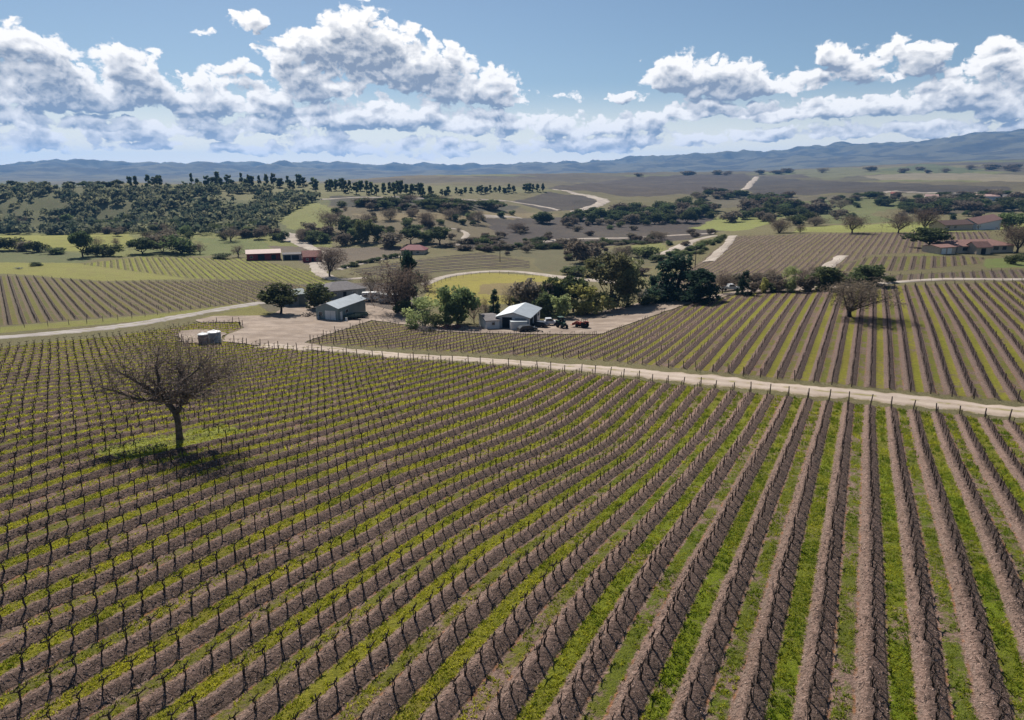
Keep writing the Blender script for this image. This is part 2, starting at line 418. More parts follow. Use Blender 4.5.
for b, (c1, c2) in zip(BLOCKS, BCOL):
    m = inpoly(GX, GY, b.poly)
    zone[m] = S(*c1); gcol[m] = S(*c2); rowc[m] = b.rowc(GX, GY)[m]; vm[m] = 1
    if b in (V1, V2):
        f = rowc[m]-np.floor(rowc[m]); dd = np.minimum(f, 1-f)*PER          # distance from the vine row
        k = 1-sst(110, 190, GR[m])
        GZ[m] += k*(BERM*np.exp(-(dd/.48)**2)-.05*np.exp(-((dd-.72)/.12)**2)+fbm(GX[m]/.7, GY[m]/.7, 2)*.035)
lush = (sst(-.15, .35, np.arctan2(GX, GY))*(1-sst(50, 110, GR)))[:, None]
m1 = inpoly(GX, GY, V1.poly)[:, None]
dull = .7*sst(75, 130, GR)[:, None]; gcol = np.where(m1, gcol*(1-dull)+dull*np.array(S(156,142,72)), gcol)
gcol = np.where(m1, gcol*(1-lush)+lush*np.array(S(142,160,24)), gcol)
OAK = P(180, 441)
od = np.hypot(GX-OAK.x, (GY-OAK.y)*1.0)
lawn = (np.abs(((GX-OAK.x)*V1.nn[0]+(GY-OAK.y)*V1.nn[1])) < 2.1+.5*fbm(GX/2, GY/2, 2)) & (np.abs((GX-OAK.x)*V1.d[0]+(GY-OAK.y)*V1.d[1]) < 6.5+1.5*fbm(GX/2+4, GY/2, 2))
zone[lawn] = S(176,184,44); vm[lawn] = 0
zone[:, :3] *= ((1+.16*nz)*np.where(vm > 0, 1., .92-.12*sst(500, 900, GR)))[:, None]
i0 = (np.arange(NR-1)[:, None]*NA+np.arange(NA)[None]); i1 = (np.arange(NR-1)[:, None]*NA+(np.arange(NA)+1)[None] % NA)
q = np.stack([i0, i1, i1+NA, i0+NA], -1).reshape(-1, 4)[:, ::-1]
t = NT('ground_soil_and_grass')
zc, gc = t.attr('zone', 'Color'), t.attr('gcol', 'Color')
rc, vmk = t.attr('rowc'), t.attr('vmask')
w1 = t.noise(.9, 3); w2 = t.noise(.07, 3); w3 = t.noise(5., 4, rough=.65); w4 = t.noise(18., 3, rough=.7); w5 = t.noise(.33, 2)
rcw = t.math('ADD', rc, t.math('MULTIPLY_ADD', w1, .10, -.05))
fr = t.math('FRACT', rcw); par = t.math('FRACT', t.math('MULTIPLY', t.math('FLOOR', rcw), .5))      # 0 or .5
dc = t.math('ABSOLUTE', t.math('SUBTRACT', fr, .5))                                                # 0 mid alley, .5 vine row
odd = t.math('MULTIPLY', par, 2.)
half = t.math('MULTIPLY_ADD', odd, -.035, .205)
edge = t.ss(t.math('ADD', dc, t.math('MULTIPLY_ADD', w3, .26, -.13)), t.math('SUBTRACT', half, .035), t.math('ADD', half, .035), 1., 0.)
alv = t.n('ShaderNodeVectorMath', operation='SCALE'); alv.inputs[0].default_value = (13.7, 7.1, 0); t.put(alv.inputs['Scale'], t.math('FLOOR', rcw))
alo = t.n('ShaderNodeVectorMath', operation='ADD'); t.put(alo.inputs[0], t.obj()); t.put(alo.inputs[1], alv.outputs[0])
w6 = t.noise(.11, 3, vec=alo.outputs[0]); w7 = t.noise(1.7, 4, rough=.65)
cover = t.ss(t.math('ADD', t.math('MULTIPLY_ADD', w6, .55, -.275), t.math('ADD', t.math('MULTIPLY_ADD', w3, .55, t.math('MULTIPLY', w1, .35)), t.math('ADD', t.math('MULTIPLY_ADD', w7, .5, -.25), t.math('MULTIPLY_ADD', w5, .5, t.math('MULTIPLY', odd, -.10))))), .46, .64)
gm = t.math('MULTIPLY', t.math('MULTIPLY', edge, cover), vmk)
gcv = t.mix(t.ss(w2, .35, .65), gc, t.mix(.5, gc, S(150,128,66)))
gcv = t.mix(t.math('MULTIPLY', odd, .75), gcv, t.mix(.6, gcv, S(104,104,62)))
gcv = t.mix(t.ss(w6, .35, .65, 0., .6), gcv, t.mix(.45, gcv, S(128,138,38))); gcv = t.mix(t.ss(w7, .3, .7), t.mix(.38, gcv, (.05,.06,.015,1)), gcv)
gcv = t.mix(t.ss(w4, .3, .75), t.mix(.55, gcv, (.03,.045,.012,1)), gcv)
dry = t.ss(t.math('ABSOLUTE', t.math('SUBTRACT', dc, .27)), .02, .075, 1., 0.)                       # dry straw edge of the strip
soil = t.mix(t.math('MULTIPLY', t.math('MULTIPLY', dry, vmk), t.ss(w1, .35, .7, 0., .55)), zc, S(158,138,122))
soil = t.mix(t.math('MULTIPLY', t.ss(w5, .5, .75), .35), soil, S(150,112,84))
soil = t.mix(t.ss(w3, .25, .75), t.mix(.42, soil, (.02,.015,.012,1)), t.mix(.16, soil, (.6,.54,.48,1)))
soil = t.mix(t.ss(w4, .3, .7), t.mix(.3, soil, (.02,.016,.012,1)), soil)
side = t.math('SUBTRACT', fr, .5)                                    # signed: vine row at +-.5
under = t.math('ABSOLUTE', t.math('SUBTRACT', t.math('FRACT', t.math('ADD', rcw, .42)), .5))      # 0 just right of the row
dk = t.math('MULTIPLY', t.ss(t.math('ADD', under, t.math('MULTIPLY_ADD', w3, .14, -.07)), .12, .21, 1., 0.), t.math('MULTIPLY', vmk, t.ss(w1, .2, .6, .6, .95)))  # dark soil and prunings band, skewed right with the berm's shade painted in
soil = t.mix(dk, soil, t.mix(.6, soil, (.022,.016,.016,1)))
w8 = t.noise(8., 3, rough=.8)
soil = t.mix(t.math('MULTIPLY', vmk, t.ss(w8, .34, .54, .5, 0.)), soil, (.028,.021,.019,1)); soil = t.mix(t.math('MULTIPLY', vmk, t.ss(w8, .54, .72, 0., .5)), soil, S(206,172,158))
crease_shade = t.math('MULTIPLY', t.ss(t.math('ABSOLUTE', t.math('SUBTRACT', t.math('ADD', fr, t.math('MULTIPLY_ADD', w3, .06, -.03)), .255)), .008, .035, .75, 0.), vmk)  # shadow crease painted as a thin dark line along the berm foot
soil = t.mix(crease_shade, soil, (.02,.015,.014,1))
rust = t.math('MULTIPLY', t.ss(t.math('ABSOLUTE', t.math('SUBTRACT', dc, .2)), .01, .05, 1., 0.), t.math('MULTIPLY', vmk, t.ss(w7, .45, .65, 0., .6)))
soil = t.mix(rust, soil, S(176,112,62))
big = t.noise(.012, 5, rough=.6); mid = t.noise(.12, 4, rough=.6)
soil = t.mix(t.math('MULTIPLY', t.ss(mid, .35, .7), .28), soil, t.mix(.45, soil, (.05,.05,.03,1)))
soil = t.mix(t.math('MULTIPLY', t.ss(big, .45, .65), .18), soil, t.mix(.4, soil, (.3,.25,.14,1)))
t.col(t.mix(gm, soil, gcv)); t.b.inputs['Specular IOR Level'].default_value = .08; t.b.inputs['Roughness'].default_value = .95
t.bump(t.math('ADD', t.math('MULTIPLY', w3, 1.), t.math('MULTIPLY_ADD', w4, .5, t.math('MULTIPLY', w1, .5))), .9, .26)
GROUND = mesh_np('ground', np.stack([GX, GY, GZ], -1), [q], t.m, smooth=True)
tag(GROUND, 'rolling farmland with soil, grass strips and distant hills', None, kind='structure')
def pattr(o, name, a, typ='FLOAT'):
    at_ = o.data.attributes.new(name, typ, 'POINT')
    at_.data.foreach_set('color' if typ == 'FLOAT_COLOR' else 'value', np.asarray(a, np.float32).ravel())
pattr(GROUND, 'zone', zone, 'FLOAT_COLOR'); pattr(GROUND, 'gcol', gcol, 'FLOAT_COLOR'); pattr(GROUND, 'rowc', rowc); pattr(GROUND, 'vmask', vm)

# ------------------------------------------------------------------ roads, tracks and yards: draped sheets
def dirtmat(name, c, c2, ruts=True):
    t = NT(name); a = t.noise(.25, 4); b_ = t.noise(3., 5, rough=.7); c_ = t.noise(20., 3, rough=.7)
    col = t.mix(t.ss(a, .35, .65), S(*c), S(*c2)); col = t.mix(t.ss(b_, .3, .75), t.mix(.35, col, S(*[k*.62 for k in c])), col)
    col = t.mix(t.ss(c_, .3, .7), t.mix(.2, col, S(60,50,45)), col)
    s_ = t.noise(.07, 5, rough=.65, dist=1.5); col = t.mix(t.ss(s_, .42, .62, .5, 0.), col, t.mix(.55, col, S(96,84,78)))
    if ruts:
        u = t.attr('across'); d = t.math('ABSOLUTE', t.math('SUBTRACT', t.math('ABSOLUTE', t.math('ADD', u, t.math('MULTIPLY_ADD', a, .3, -.15))), .45))
        col = t.mix(t.ss(d, .08, .3, .0, .5), t.mix(.25, col, S(226,212,200)), t.mix(.5, col, S(*[k*.72 for k in c])))
    if ruts:
        mid_ = t.math('MULTIPLY', t.ss(t.math('ABSOLUTE', u), .06, .2, 1., 0.), t.ss(t.noise(.5, 4), .48, .6, 0., .75)); col = t.mix(mid_, col, S(140,134,74))
        edg = t.math('MULTIPLY', t.ss(t.math('ABSOLUTE', u), .72, .98), t.ss(t.noise(.9, 4, rough=.7), .4, .58, 0., .9)); col = t.mix(edg, col, S(128,118,74))
    t.col(col); t.b.inputs['Roughness'].default_value = .95; t.b.inputs['Specular IOR Level'].default_value = .08
    t.bump(t.math('ADD', b_, c_), .5, .06); return t.m
M_DIRT = dirtmat('pale_dirt', (216,196,176), (196,173,152)); M_DIRT2 = dirtmat('far_pale_dirt', (222,208,192), (204,188,172), False)
M_YARD = dirtmat('yard_gravel', (196,177,160), (170,151,134), False); M_ROAD = dirtmat('gravel_road', (190,182,176), (168,160,154))
def ribbon(name, px, width, mat, label, up=.05, wpx=False, step=.8, per=6):
    """a track draped over the ground along the pixels of its middle line"""
    c = at(*np.array(px).T)[:, :2]; w = np.array(width if hasattr(width, '__len__') else [width]*len(c), float)
    L = smooth_line(np.concatenate([c, w[:, None]], 1), per)
    seg = np.hypot(*np.diff(L[:, :2], axis=0).T); s = np.concatenate([[0], np.cumsum(seg)])
    k = np.linspace(0, s[-1], max(4, min(int(s[-1]/step), 700))); L = np.stack([np.interp(k, s, L[:, j]) for j in range(3)], 1)
    d = np.gradient(L[:, :2], axis=0); d /= np.hypot(d[:, 0], d[:, 1])[:, None]; nn = np.stack([d[:, 1], -d[:, 0]], 1)
    U = np.linspace(-1, 1, 9); wob = 1+.40*np.stack([noise2(k/5, k*0+3.3), noise2(k/5, k*0+8.1)], 1)+.30*np.stack([noise2(k/1.6, k*0+1.3), noise2(k/1.6, k*0+5.1)], 1)
    V = []
    for u in U:
        ww = L[:, 2]/2*u*(wob[:, 0] if u < 0 else wob[:, 1]); X = L[:, 0]+nn[:, 0]*ww; Y = L[:, 1]+nn[:, 1]*ww
        R = np.hypot(X, Y); V.append(np.stack([X, Y, height(X, Y)+(up+.0005*R)*(1-abs(u)**6*.9)], 1))
    V = np.stack(V, 1).reshape(-1, 3); m = len(k)
    i = (np.arange(m-1)[:, None]*9+np.arange(8)[None]); f = np.stack([i, i+1, i+10, i+9], -1).reshape(-1, 4)[:, ::-1]
    o = mesh_np(name, V, [f], mat, smooth=True); pattr(o, 'across', np.tile(U, m))
    return tag(o, label, None, kind='structure')
def sheet(name, px, mat, label, step=1.5, up=.06, wob=.8, plan_pts=None):
    pl = plan(px, 8)[:, :2] if plan_pts is None else plan_pts
    E_ = []
    for i in range(len(pl)):
        a, b = pl[i], pl[(i+1) % len(pl)]; k = max(1, int(np.hypot(*(b-a))/.8)); E_ += [a+(b-a)*j/k for j in range(k)]
    E_ = np.array(E_); E_ = E_+wob*np.stack([fbm(E_[:, 0]/2.5, E_[:, 1]/2.5, 3), fbm(E_[:, 0]/2.5+7, E_[:, 1]/2.5, 3)], 1)
    x0, y0 = E_.min(0); x1, y1 = E_.max(0)
    gx, gy = np.meshgrid(np.arange(x0, x1, step), np.arange(y0, y1, step)); g = np.stack([gx.ravel(), gy.ravel()], 1)
    g = g[inpoly(g[:, 0], g[:, 1], E_)]
    vin = [Vector(p) for p in E_]+[Vector(p) for p in g]; k = len(E_)
    vo, _, fo, *_ = delaunay_2d_cdt(vin, [(i, (i+1) % k) for i in range(k)], [], 1, 1e-4)
    vo = np.array([(p.x, p.y) for p in vo]); R = np.hypot(vo[:, 0], vo[:, 1])
    cx = np.array([vo[list(f)].mean(0) for f in fo]); ok = inpoly(cx[:, 0], cx[:, 1], E_)
    f = [tuple(x) for x, o_ in zip(fo, ok) if o_]
    f = [x if (vo[x[1]][0]-vo[x[0]][0])*(vo[x[2]][1]-vo[x[0]][1])-(vo[x[1]][1]-vo[x[0]][1])*(vo[x[2]][0]-vo[x[0]][0]) > 0 else x[::-1] for x in f]
    o = mesh_np(name, np.column_stack([vo, height(vo[:, 0], vo[:, 1])+up+.0005*R]), [np.array(f)], mat, smooth=True)
    return tag(o, label, None, kind='structure')
ribbon('dirt_road', [(262,346),(300,348),(330,349),(400,355.5),(500,361.5),(600,369.5),(700,379.5),(800,389.5),(900,399.5),(1024,413),(1180,431)], [6,5.6,5.4,5.3,5.2,5.2,5.2,5.2,5.2,5.2,5.2], M_DIRT, 'pale dirt road crossing between the two vineyard blocks', up=.10)
ribbon('gravel_road', [(-260,356),(-100,345),(0,337.5),(60,332.5),(130,325),(200,313),(262,302.5)], [5,5,5,5,4.6,4.4,4.2], M_ROAD, 'pale gravel road along the left vineyard')
sheet('gravel_yard', [(196,320.5),(214,316.5),(270,316),(288,306),(300,300),(345,300),(390,310),(425,318),(450,324),(482,328),(510,327),(560,318),(600,312),(640,303),(690,300),(735,292),(775,287),(830,286.5),(885,283),(885,285.5),(850,288),(800,291),(745,292.5),(722,297.5),(690,303.5),(640,320.5),(600,334.5),(540,334.5),(480,333.5),(440,331.5),(405,325),(372,320.5),(340,331),(322,336.5),(304,343),(330,347.5),(330,352),(290,349),(250,345),(223,341.5),(228,335),(243,329),(239,322.5),(200,323)], M_YARD, 'pinkish gravel farmyard around sheds and barn')
sheet('tank_pad', [(176,336),(186,331.5),(205,330),(226,334),(222,342),(205,345),(184,344)], M_YARD, 'bare gravel pad around the two water tanks', up=.16, wob=1.6, step=.6)
for nm, px, w, lab in [
  ('farm_track', [(424,285),(440,278),(465,273.5),(490,271.5),(520,272),(560,277),(600,281),(640,284)], [3.5,4.5,5,4.5,4,5,5,5], 'pale farm track along the top of the meadow'),
  ('farm_lane', [(322,252),(318,262),(320,272),(333,279),(350,279),(366,278)], [9,7,6,5,4,3], 'pale lane curving down past the leaning tree'),
  ('farm_lane', [(338,270),(360,264),(385,259),(410,256)], [3,4,4,4], 'pale lane along the shrubs toward the red roofed house'),
  ('ranch_road', [(281,233),(290,236),(298,240),(304,244),(312,249),(322,253)], [8,16,16,10,6,6], 'wide pale ranch road at the foot of the wooded hill'),
  ('hill_road', [(555,189.6),(572,192.5),(590,196),(603,200),(598,205),(585,209),(574,212.5)], [10,11,12,13,12,11,10], 'pale hill road curving round the dark field'),
  ('hill_road', [(480,199.5),(510,201.5),(540,206.5),(560,210.5)], [5,6,6,5], 'pale track along the foot of the dark field'),
  ('hill_road', [(757,177),(751,183),(745,190)], [13,12,11], 'straight pale road climbing the far brown hill'),
  ('valley_road', [(530,242.5),(560,240),(600,238.5),(650,237),(715,233.5)], [6,8,7,6,5], 'pale valley road through the bare brown fields'),
  ('farm_track', [(664,255),(680,247),(692,241),(715,236)], [9,9,7,5], 'broad pale track beside the hedged shrubs'),
  ('farm_track', [(708,262),(718,253),(728,243),(733,236)], [5,5,4,4], 'narrow dirt track at the edge of the brown vineyard'),
  ('farm_track', [(826,268),(834,262),(842,256)], [4.5,4.5,4], 'short pale track between two vineyard blocks'),
  ('farm_track', [(878,284),(940,279.5),(1024,279.5),(1090,277)], [3,3,3,3], 'pale track behind the upper vineyard'),
  ('hill_track', [(455,246),(464,238),(466,233),(455,229),(430,229)], [4,4,4,3,3], 'bent pale track on the central slope'),
  ('hill_track', [(470,218),(500,216.5),(520,218)], [8,8,6], 'pale bare track on the slope below the tree row'),
  ('hill_track', [(320,199.5),(380,197.5),(430,198.5),(480,201)], [5,5,5,5], 'pale track along the ridge below the row of trees'),
  ('valley_road', [(860,195.2),(930,193),(1040,193.3)], [9,9,9], 'pale road in front of the far farm buildings'),
]:
    ribbon(nm, px, w, M_DIRT2, lab, step=3., up=.12)

# ------------------------------------------------------------------ camera, sun, sky
cam = bpy.data.cameras.new('camera'); cam.sensor_width = 36; cam.lens = FPX/1024*36; cam.clip_start = .5; cam.clip_end = 60000
CAM = bpy.data.objects.new('camera', cam); COL.objects.link(CAM); CAM.location = (0, 0, CAMZ); CAM.rotation_euler = (math.pi/2-PITCH, 0, 0)
SC.camera = CAM
SUN_AZ, SUN_EL = math.radians(-22), math.radians(43)
sd = Vector((math.sin(SUN_AZ)*math.cos(SUN_EL), math.cos(SUN_AZ)*math.cos(SUN_EL), math.sin(SUN_EL)))
sl = bpy.data.lights.new('sun', 'SUN'); sl.energy = 4.6; sl.angle = math.radians(.55); sl.color = (1, .95, .87)
SUN = bpy.data.objects.new('sun', sl); COL.objects.link(SUN); SUN.rotation_euler = sd.to_track_quat('Z', 'Y').to_euler()
SC.view_settings.view_transform = 'Standard'; SC.view_settings.look = 'None'; SC.view_settings.gamma = 1; SC.view_settings.exposure = 0.68
SC.cycles.max_bounces = 6; SC.cycles.diffuse_bounces = 2; SC.cycles.glossy_bounces = 2; SC.cycles.transmission_bounces = 3; SC.cycles.volume_bounces = 0
SC.cycles.use_denoising = True

# ------------------------------------------------------------------ sky: Nishita air with cumulus, all by direction
W = bpy.data.worlds.new('World'); SC.world = W; W.use_nodes = True
wt = W.node_tree; BG = wt.nodes['Background']; BGS = .075
# middle x, base y, half width, rise above the base, drop below it, weight (pixels, turned into directions)
BLOBS = [(10,62,52,36,22,1.1),(48,80,56,30,16,1),(70,104,85,40,7,1.25),(128,84,36,36,24,1),(160,96,62,26,14,1),(215,108,40,36,9,1.1),(196,92,16,20,10,.8),(268,110,42,20,10,1),(20,120,60,12,16,.8),
 (325,62,62,36,20,1.1),(365,62,62,50,14,1.3),(420,74,60,38,24,1.1),(470,94,58,30,10,1.15),(505,100,24,14,6,1),(300,78,40,24,18,.9),
 (322,92,62,16,10,1),(345,122,55,26,8,1),(300,118,70,16,14,.9),(400,120,70,20,10,1),(470,124,70,18,10,1),(540,126,60,16,12,.95),(600,128,70,14,10,.9),(330,148,48,16,6,1.05),(240,128,70,14,8,.9),(130,132,90,14,7,.9),(40,138,80,12,8,.8),(420,146,80,10,7,.8),(560,146,110,9,6,.7),(650,142,80,12,7,.75),
 (672,88,33,37,7,1.26),(712,92,44,33,6,1.26),(755,93,44,26,5,1.21),(800,86,33,11,5,0.88),(838,58,26,17,7,1.04),(868,76,35,19,9,0.94),(898,50,17,15,7,0.94),(922,66,24,24,9,0.99),(1006,78,33,30,14,1.04),(999,45,17,7,4,0.88),(961,72,16,8,5,0.77),
 (625,98,22,9,5,0.94),(640,122,50,13,7,0.88),(700,114,51,15,6,0.99),(755,116,38,13,6,0.94),(808,112,40,15,6,1.04),(858,112,42,17,7,1.04),(905,108,38,13,7,0.99),(960,104,49,22,8,1.10),(1015,112,33,19,8,1.04),(770,136,49,8,5,0.88),(835,134,44,11,5,0.94),(890,130,40,11,5,0.94),(945,132,56,11,6,0.99),(1010,138,44,9,5,0.94),(700,138,44,8,5,0.83),
 (250,26,21,14,8,.95),(202,30,14,4,3,.6),(238,70,14,10,5,.75),(570,98,22,7,4,.75),(255,72,14,6,5,.65),(150,146,40,7,4,.75),(250,150,46,8,5,.8),(370,152,40,8,5,.85),(445,154,34,7,5,.8),(520,150,40,8,5,.8),(600,150,40,7,4,.75),(60,148,40,7,5,.75),
 (1100,100,90,50,20,1),(1200,90,120,40,20,1),(-80,90,90,50,20,1),(-200,100,120,40,15,1),(-330,110,90,40,15,1),(1350,110,100,30,15,1)]
def wn(kind, tree=wt, **kw):
    q = tree.nodes.new(kind)
    for k, v in kw.items(): setattr(q, k, v)
    return q
def wm(tree, op, a, b=None, c=None, clamp=False):
    q = tree.nodes.new('ShaderNodeMath'); q.operation = op; q.use_clamp = clamp
    for i, v in enumerate((a, b, c)):
        if v is None: continue
        if isinstance(v, bpy.types.NodeSocket): tree.links.new(v, q.inputs[i])
        else: q.inputs[i].default_value = v
    return q.outputs[0]
def wss(tree, x, a, b, lo=0., hi=1.):
    q = tree.nodes.new('ShaderNodeMapRange'); q.interpolation_type = 'SMOOTHSTEP'
    tree.links.new(x, q.inputs[0])
    for i, v in enumerate((a, b, lo, hi)): q.inputs[i+1].default_value = v
    return q.outputs[0]
g = bpy.data.node_groups.new('cumulus', 'ShaderNodeTree')
g.interface.new_socket('az', in_out='INPUT', socket_type='NodeSocketFloat'); g.interface.new_socket('el', in_out='INPUT', socket_type='NodeSocketFloat')
g.interface.new_socket('density', in_out='OUTPUT', socket_type='NodeSocketFloat')
g.interface.new_socket('soft', in_out='OUTPUT', socket_type='NodeSocketFloat')
gi, go = g.nodes.new('NodeGroupInput'), g.nodes.new('NodeGroupOutput'); az, el = gi.outputs[0], gi.outputs[1]
cv = g.nodes.new('ShaderNodeCombineXYZ'); g.links.new(az, cv.inputs[0]); g.links.new(wm(g, 'MULTIPLY', el, 1.35), cv.inputs[1])
def gnoise(scale, detail, rough, dist=0., off=0.):
    q = g.nodes.new('ShaderNodeTexNoise'); q.noise_dimensions = '2D'; q.inputs['Scale'].default_value = scale; q.inputs['Detail'].default_value = detail
    q.inputs['Roughness'].default_value = rough; q.inputs['Distortion'].default_value = dist
    if off:
        a = g.nodes.new('ShaderNodeVectorMath'); a.operation = 'ADD'; a.inputs[1].default_value = (off, off, off); g.links.new(cv.outputs[0], a.inputs[0]); g.links.new(a.outputs[0], q.inputs[0])
    else: g.links.new(cv.outputs[0], q.inputs[0])
    return q.outputs['Fac']
# warp so the ellipses lose their outline
wx = wm(g, 'MULTIPLY_ADD', gnoise(22, 3, .6), .05, -.025); wy = wm(g, 'MULTIPLY_ADD', gnoise(22, 3, .6, off=4.), .022, -.011)
azw, elw = wm(g, 'ADD', az, wx), wm(g, 'ADD', el, wy)
cur = None
for (bx, by, rx, up, dn, wgt) in BLOBS:
    r, F, U = ray(bx, by); a0 = math.atan2(r, F); e0 = math.atan2(U, math.hypot(r, F))
    k = 1/FPX
    dx = wm(g, 'MULTIPLY_ADD', azw, 1/(rx*k), -a0/(rx*k)); dy = wm(g, 'SUBTRACT', elw, float(e0))
    dyu = wm(g, 'MAXIMUM', wm(g, 'MULTIPLY', dy, 1/(up*k)), wm(g, 'MULTIPLY', dy, -1/(dn*k)))
    m = wm(g, 'MULTIPLY_ADD', wm(g, 'MULTIPLY_ADD', dx, dx, wm(g, 'MULTIPLY', dyu, dyu)), -wgt, float(wgt))
    cur = m if cur is None else wm(g, 'SMOOTH_MAX', cur, m, .25)
cur = wm(g, 'MAXIMUM', cur, -1.2)
n1 = gnoise(24, 6, .55); n2 = gnoise(90, 3, .6, off=2.)
vo = g.nodes.new('ShaderNodeTexVoronoi'); vo.feature = 'F1'; vo.voronoi_dimensions = '2D'; vo.inputs['Scale'].default_value = 46
vo.inputs['Detail'].default_value = 2.; vo.inputs['Roughness'].default_value = .5
vw = g.nodes.new('ShaderNodeCombineXYZ'); g.links.new(wm(g, 'MULTIPLY_ADD', n2, .012, azw), vw.inputs[0]); g.links.new(wm(g, 'MULTIPLY', elw, 1.2), vw.inputs[1])
g.links.new(vw.outputs[0], vo.inputs['Vector']); puff = wm(g, 'MULTIPLY_ADD', vo.outputs['Distance'], -1., .5)
d = wm(g, 'ADD', wm(g, 'MULTIPLY', cur, 1.05), wm(g, 'MULTIPLY_ADD', n1, 2.0, -.99))
d = wm(g, 'ADD', d, wm(g, 'MULTIPLY', puff, .7)); d = wm(g, 'ADD', d, wm(g, 'MULTIPLY_ADD', n2, .34, -.17))
soft = wm(g, 'ADD', wm(g, 'MULTIPLY', cur, 1.05), wm(g, 'MULTIPLY_ADD', gnoise(24, 2.5, .5), 2.0, -.99)); soft = wm(g, 'ADD', soft, wm(g, 'MULTIPLY', puff, .22))
g.links.new(d, go.inputs[0]); g.links.new(soft, go.inputs[1])
tc = wn('ShaderNodeTexCoord'); sx = wn('ShaderNodeSeparateXYZ'); wt.links.new(tc.outputs['Generated'], sx.inputs[0])
AZ = wm(wt, 'ARCTAN2', sx.outputs[0], sx.outputs[1]); EL = wm(wt, 'ARCSINE', sx.outputs[2])
def dens_at(da, de):
    q = wn('ShaderNodeGroup'); q.node_tree = g
    wt.links.new(wm(wt, 'ADD', AZ, da), q.inputs[0]); wt.links.new(wm(wt, 'ADD', EL, de), q.inputs[1]); return q.outputs
d0 = dens_at(0., 0.)[0]; q1 = dens_at(-.0022, .0065); d1 = q1[0]; s1 = q1[1]; d2 = dens_at(-.006, .021)[1]
c01 = lambda x: wm(wt, 'MAXIMUM', x, 0.)
alpha = wss(wt, d0, .05, .40)
thick = wm(wt, 'MULTIPLY_ADD', wss(wt, s1, .45, 1.25), .9, wm(wt, 'MULTIPLY', wss(wt, d2, .25, 1.05), 1.05))
slope = wm(wt, 'SUBTRACT', d0, d1)                       # faces turned to the sun
light = wm(wt, 'POWER', 2.718, wm(wt, 'MULTIPLY', thick, -1.15))
light = wm(wt, 'ADD', light, wm(wt, 'MULTIPLY', slope, .55), clamp=True)
# air
sky = wn('ShaderNodeTexSky'); sky.sky_type = 'NISHITA'; sky.sun_disc = False
sky.sun_elevation = SUN_EL; sky.sun_rotation = SUN_AZ; sky.altitude = 300; sky.air_density = 1.; sky.dust_density = .3; sky.ozone_density = 3.
def wmix(f, a, b, bt='MIX'):
    q = wn('ShaderNodeMix'); q.data_type = 'RGBA'; q.blend_type = bt
    for i, v in ((0, f), (6, a), (7, b)):
        if isinstance(v, bpy.types.NodeSocket): wt.links.new(v, q.inputs[i])
        else: q.inputs[i].default_value = v
    return q.outputs[2]
SKYTINT = wmix(1., sky.outputs[0], (.66,.635,.60,1), 'MULTIPLY')
# paler, bluish air low over the horizon instead of the yellow of a clean model sky
low = wss(wt, EL, -.01, .13, 1., 0.); HZ = 1/BGS
SKYTINT = wmix(wm(wt, 'MULTIPLY', low, .85), SKYTINT, (1.12*HZ,.99*HZ,.76*HZ,1))
ccol = wmix(wm(wt, 'POWER', light, .8), (.175*HZ,.20*HZ,.245*HZ,1), (.76*HZ,.73*HZ,.69*HZ,1))
hz2 = wss(wt, EL, .0, .07, .32, 0.); ccol = wmix(hz2, ccol, (1.25*HZ,1.06*HZ,.86*HZ,1))
alpha = wm(wt, 'MULTIPLY', alpha, wss(wt, EL, .008, .03))
wt.links.new(wmix(alpha, SKYTINT, ccol), BG.inputs[0]); BG.inputs[1].default_value = BGS
W.cycles.sampling_method = 'NONE'

# ------------------------------------------------------------------ air: one box of thin haze
hz = bpy.data.materials.new('haze_air'); hz.use_nodes = True; ht = hz.node_tree
ht.nodes.remove(ht.nodes['Principled BSDF']); pv = ht.nodes.new('ShaderNodeVolumePrincipled')
pv.inputs['Color'].default_value = (.18,.48,1.,1); pv.inputs['Density'].default_value = HAZE_D if 'HAZE_D' in globals() else 7.5e-5; pv.inputs['Anisotropy'].default_value = .1
ht.links.new(pv.outputs[0], ht.nodes['Material Output'].inputs['Volume'])
zlo, zhi = float(GZ.min())-1.5, float(max(GZ.max(), CAMZ))+60
hb = MB().box((0, 0, (zlo+zhi)/2), (29000, 29000, zhi-zlo)).build('haze', hz)
tag(hb, 'thin blue haze filling the air over the whole valley', 'haze', kind='stuff')

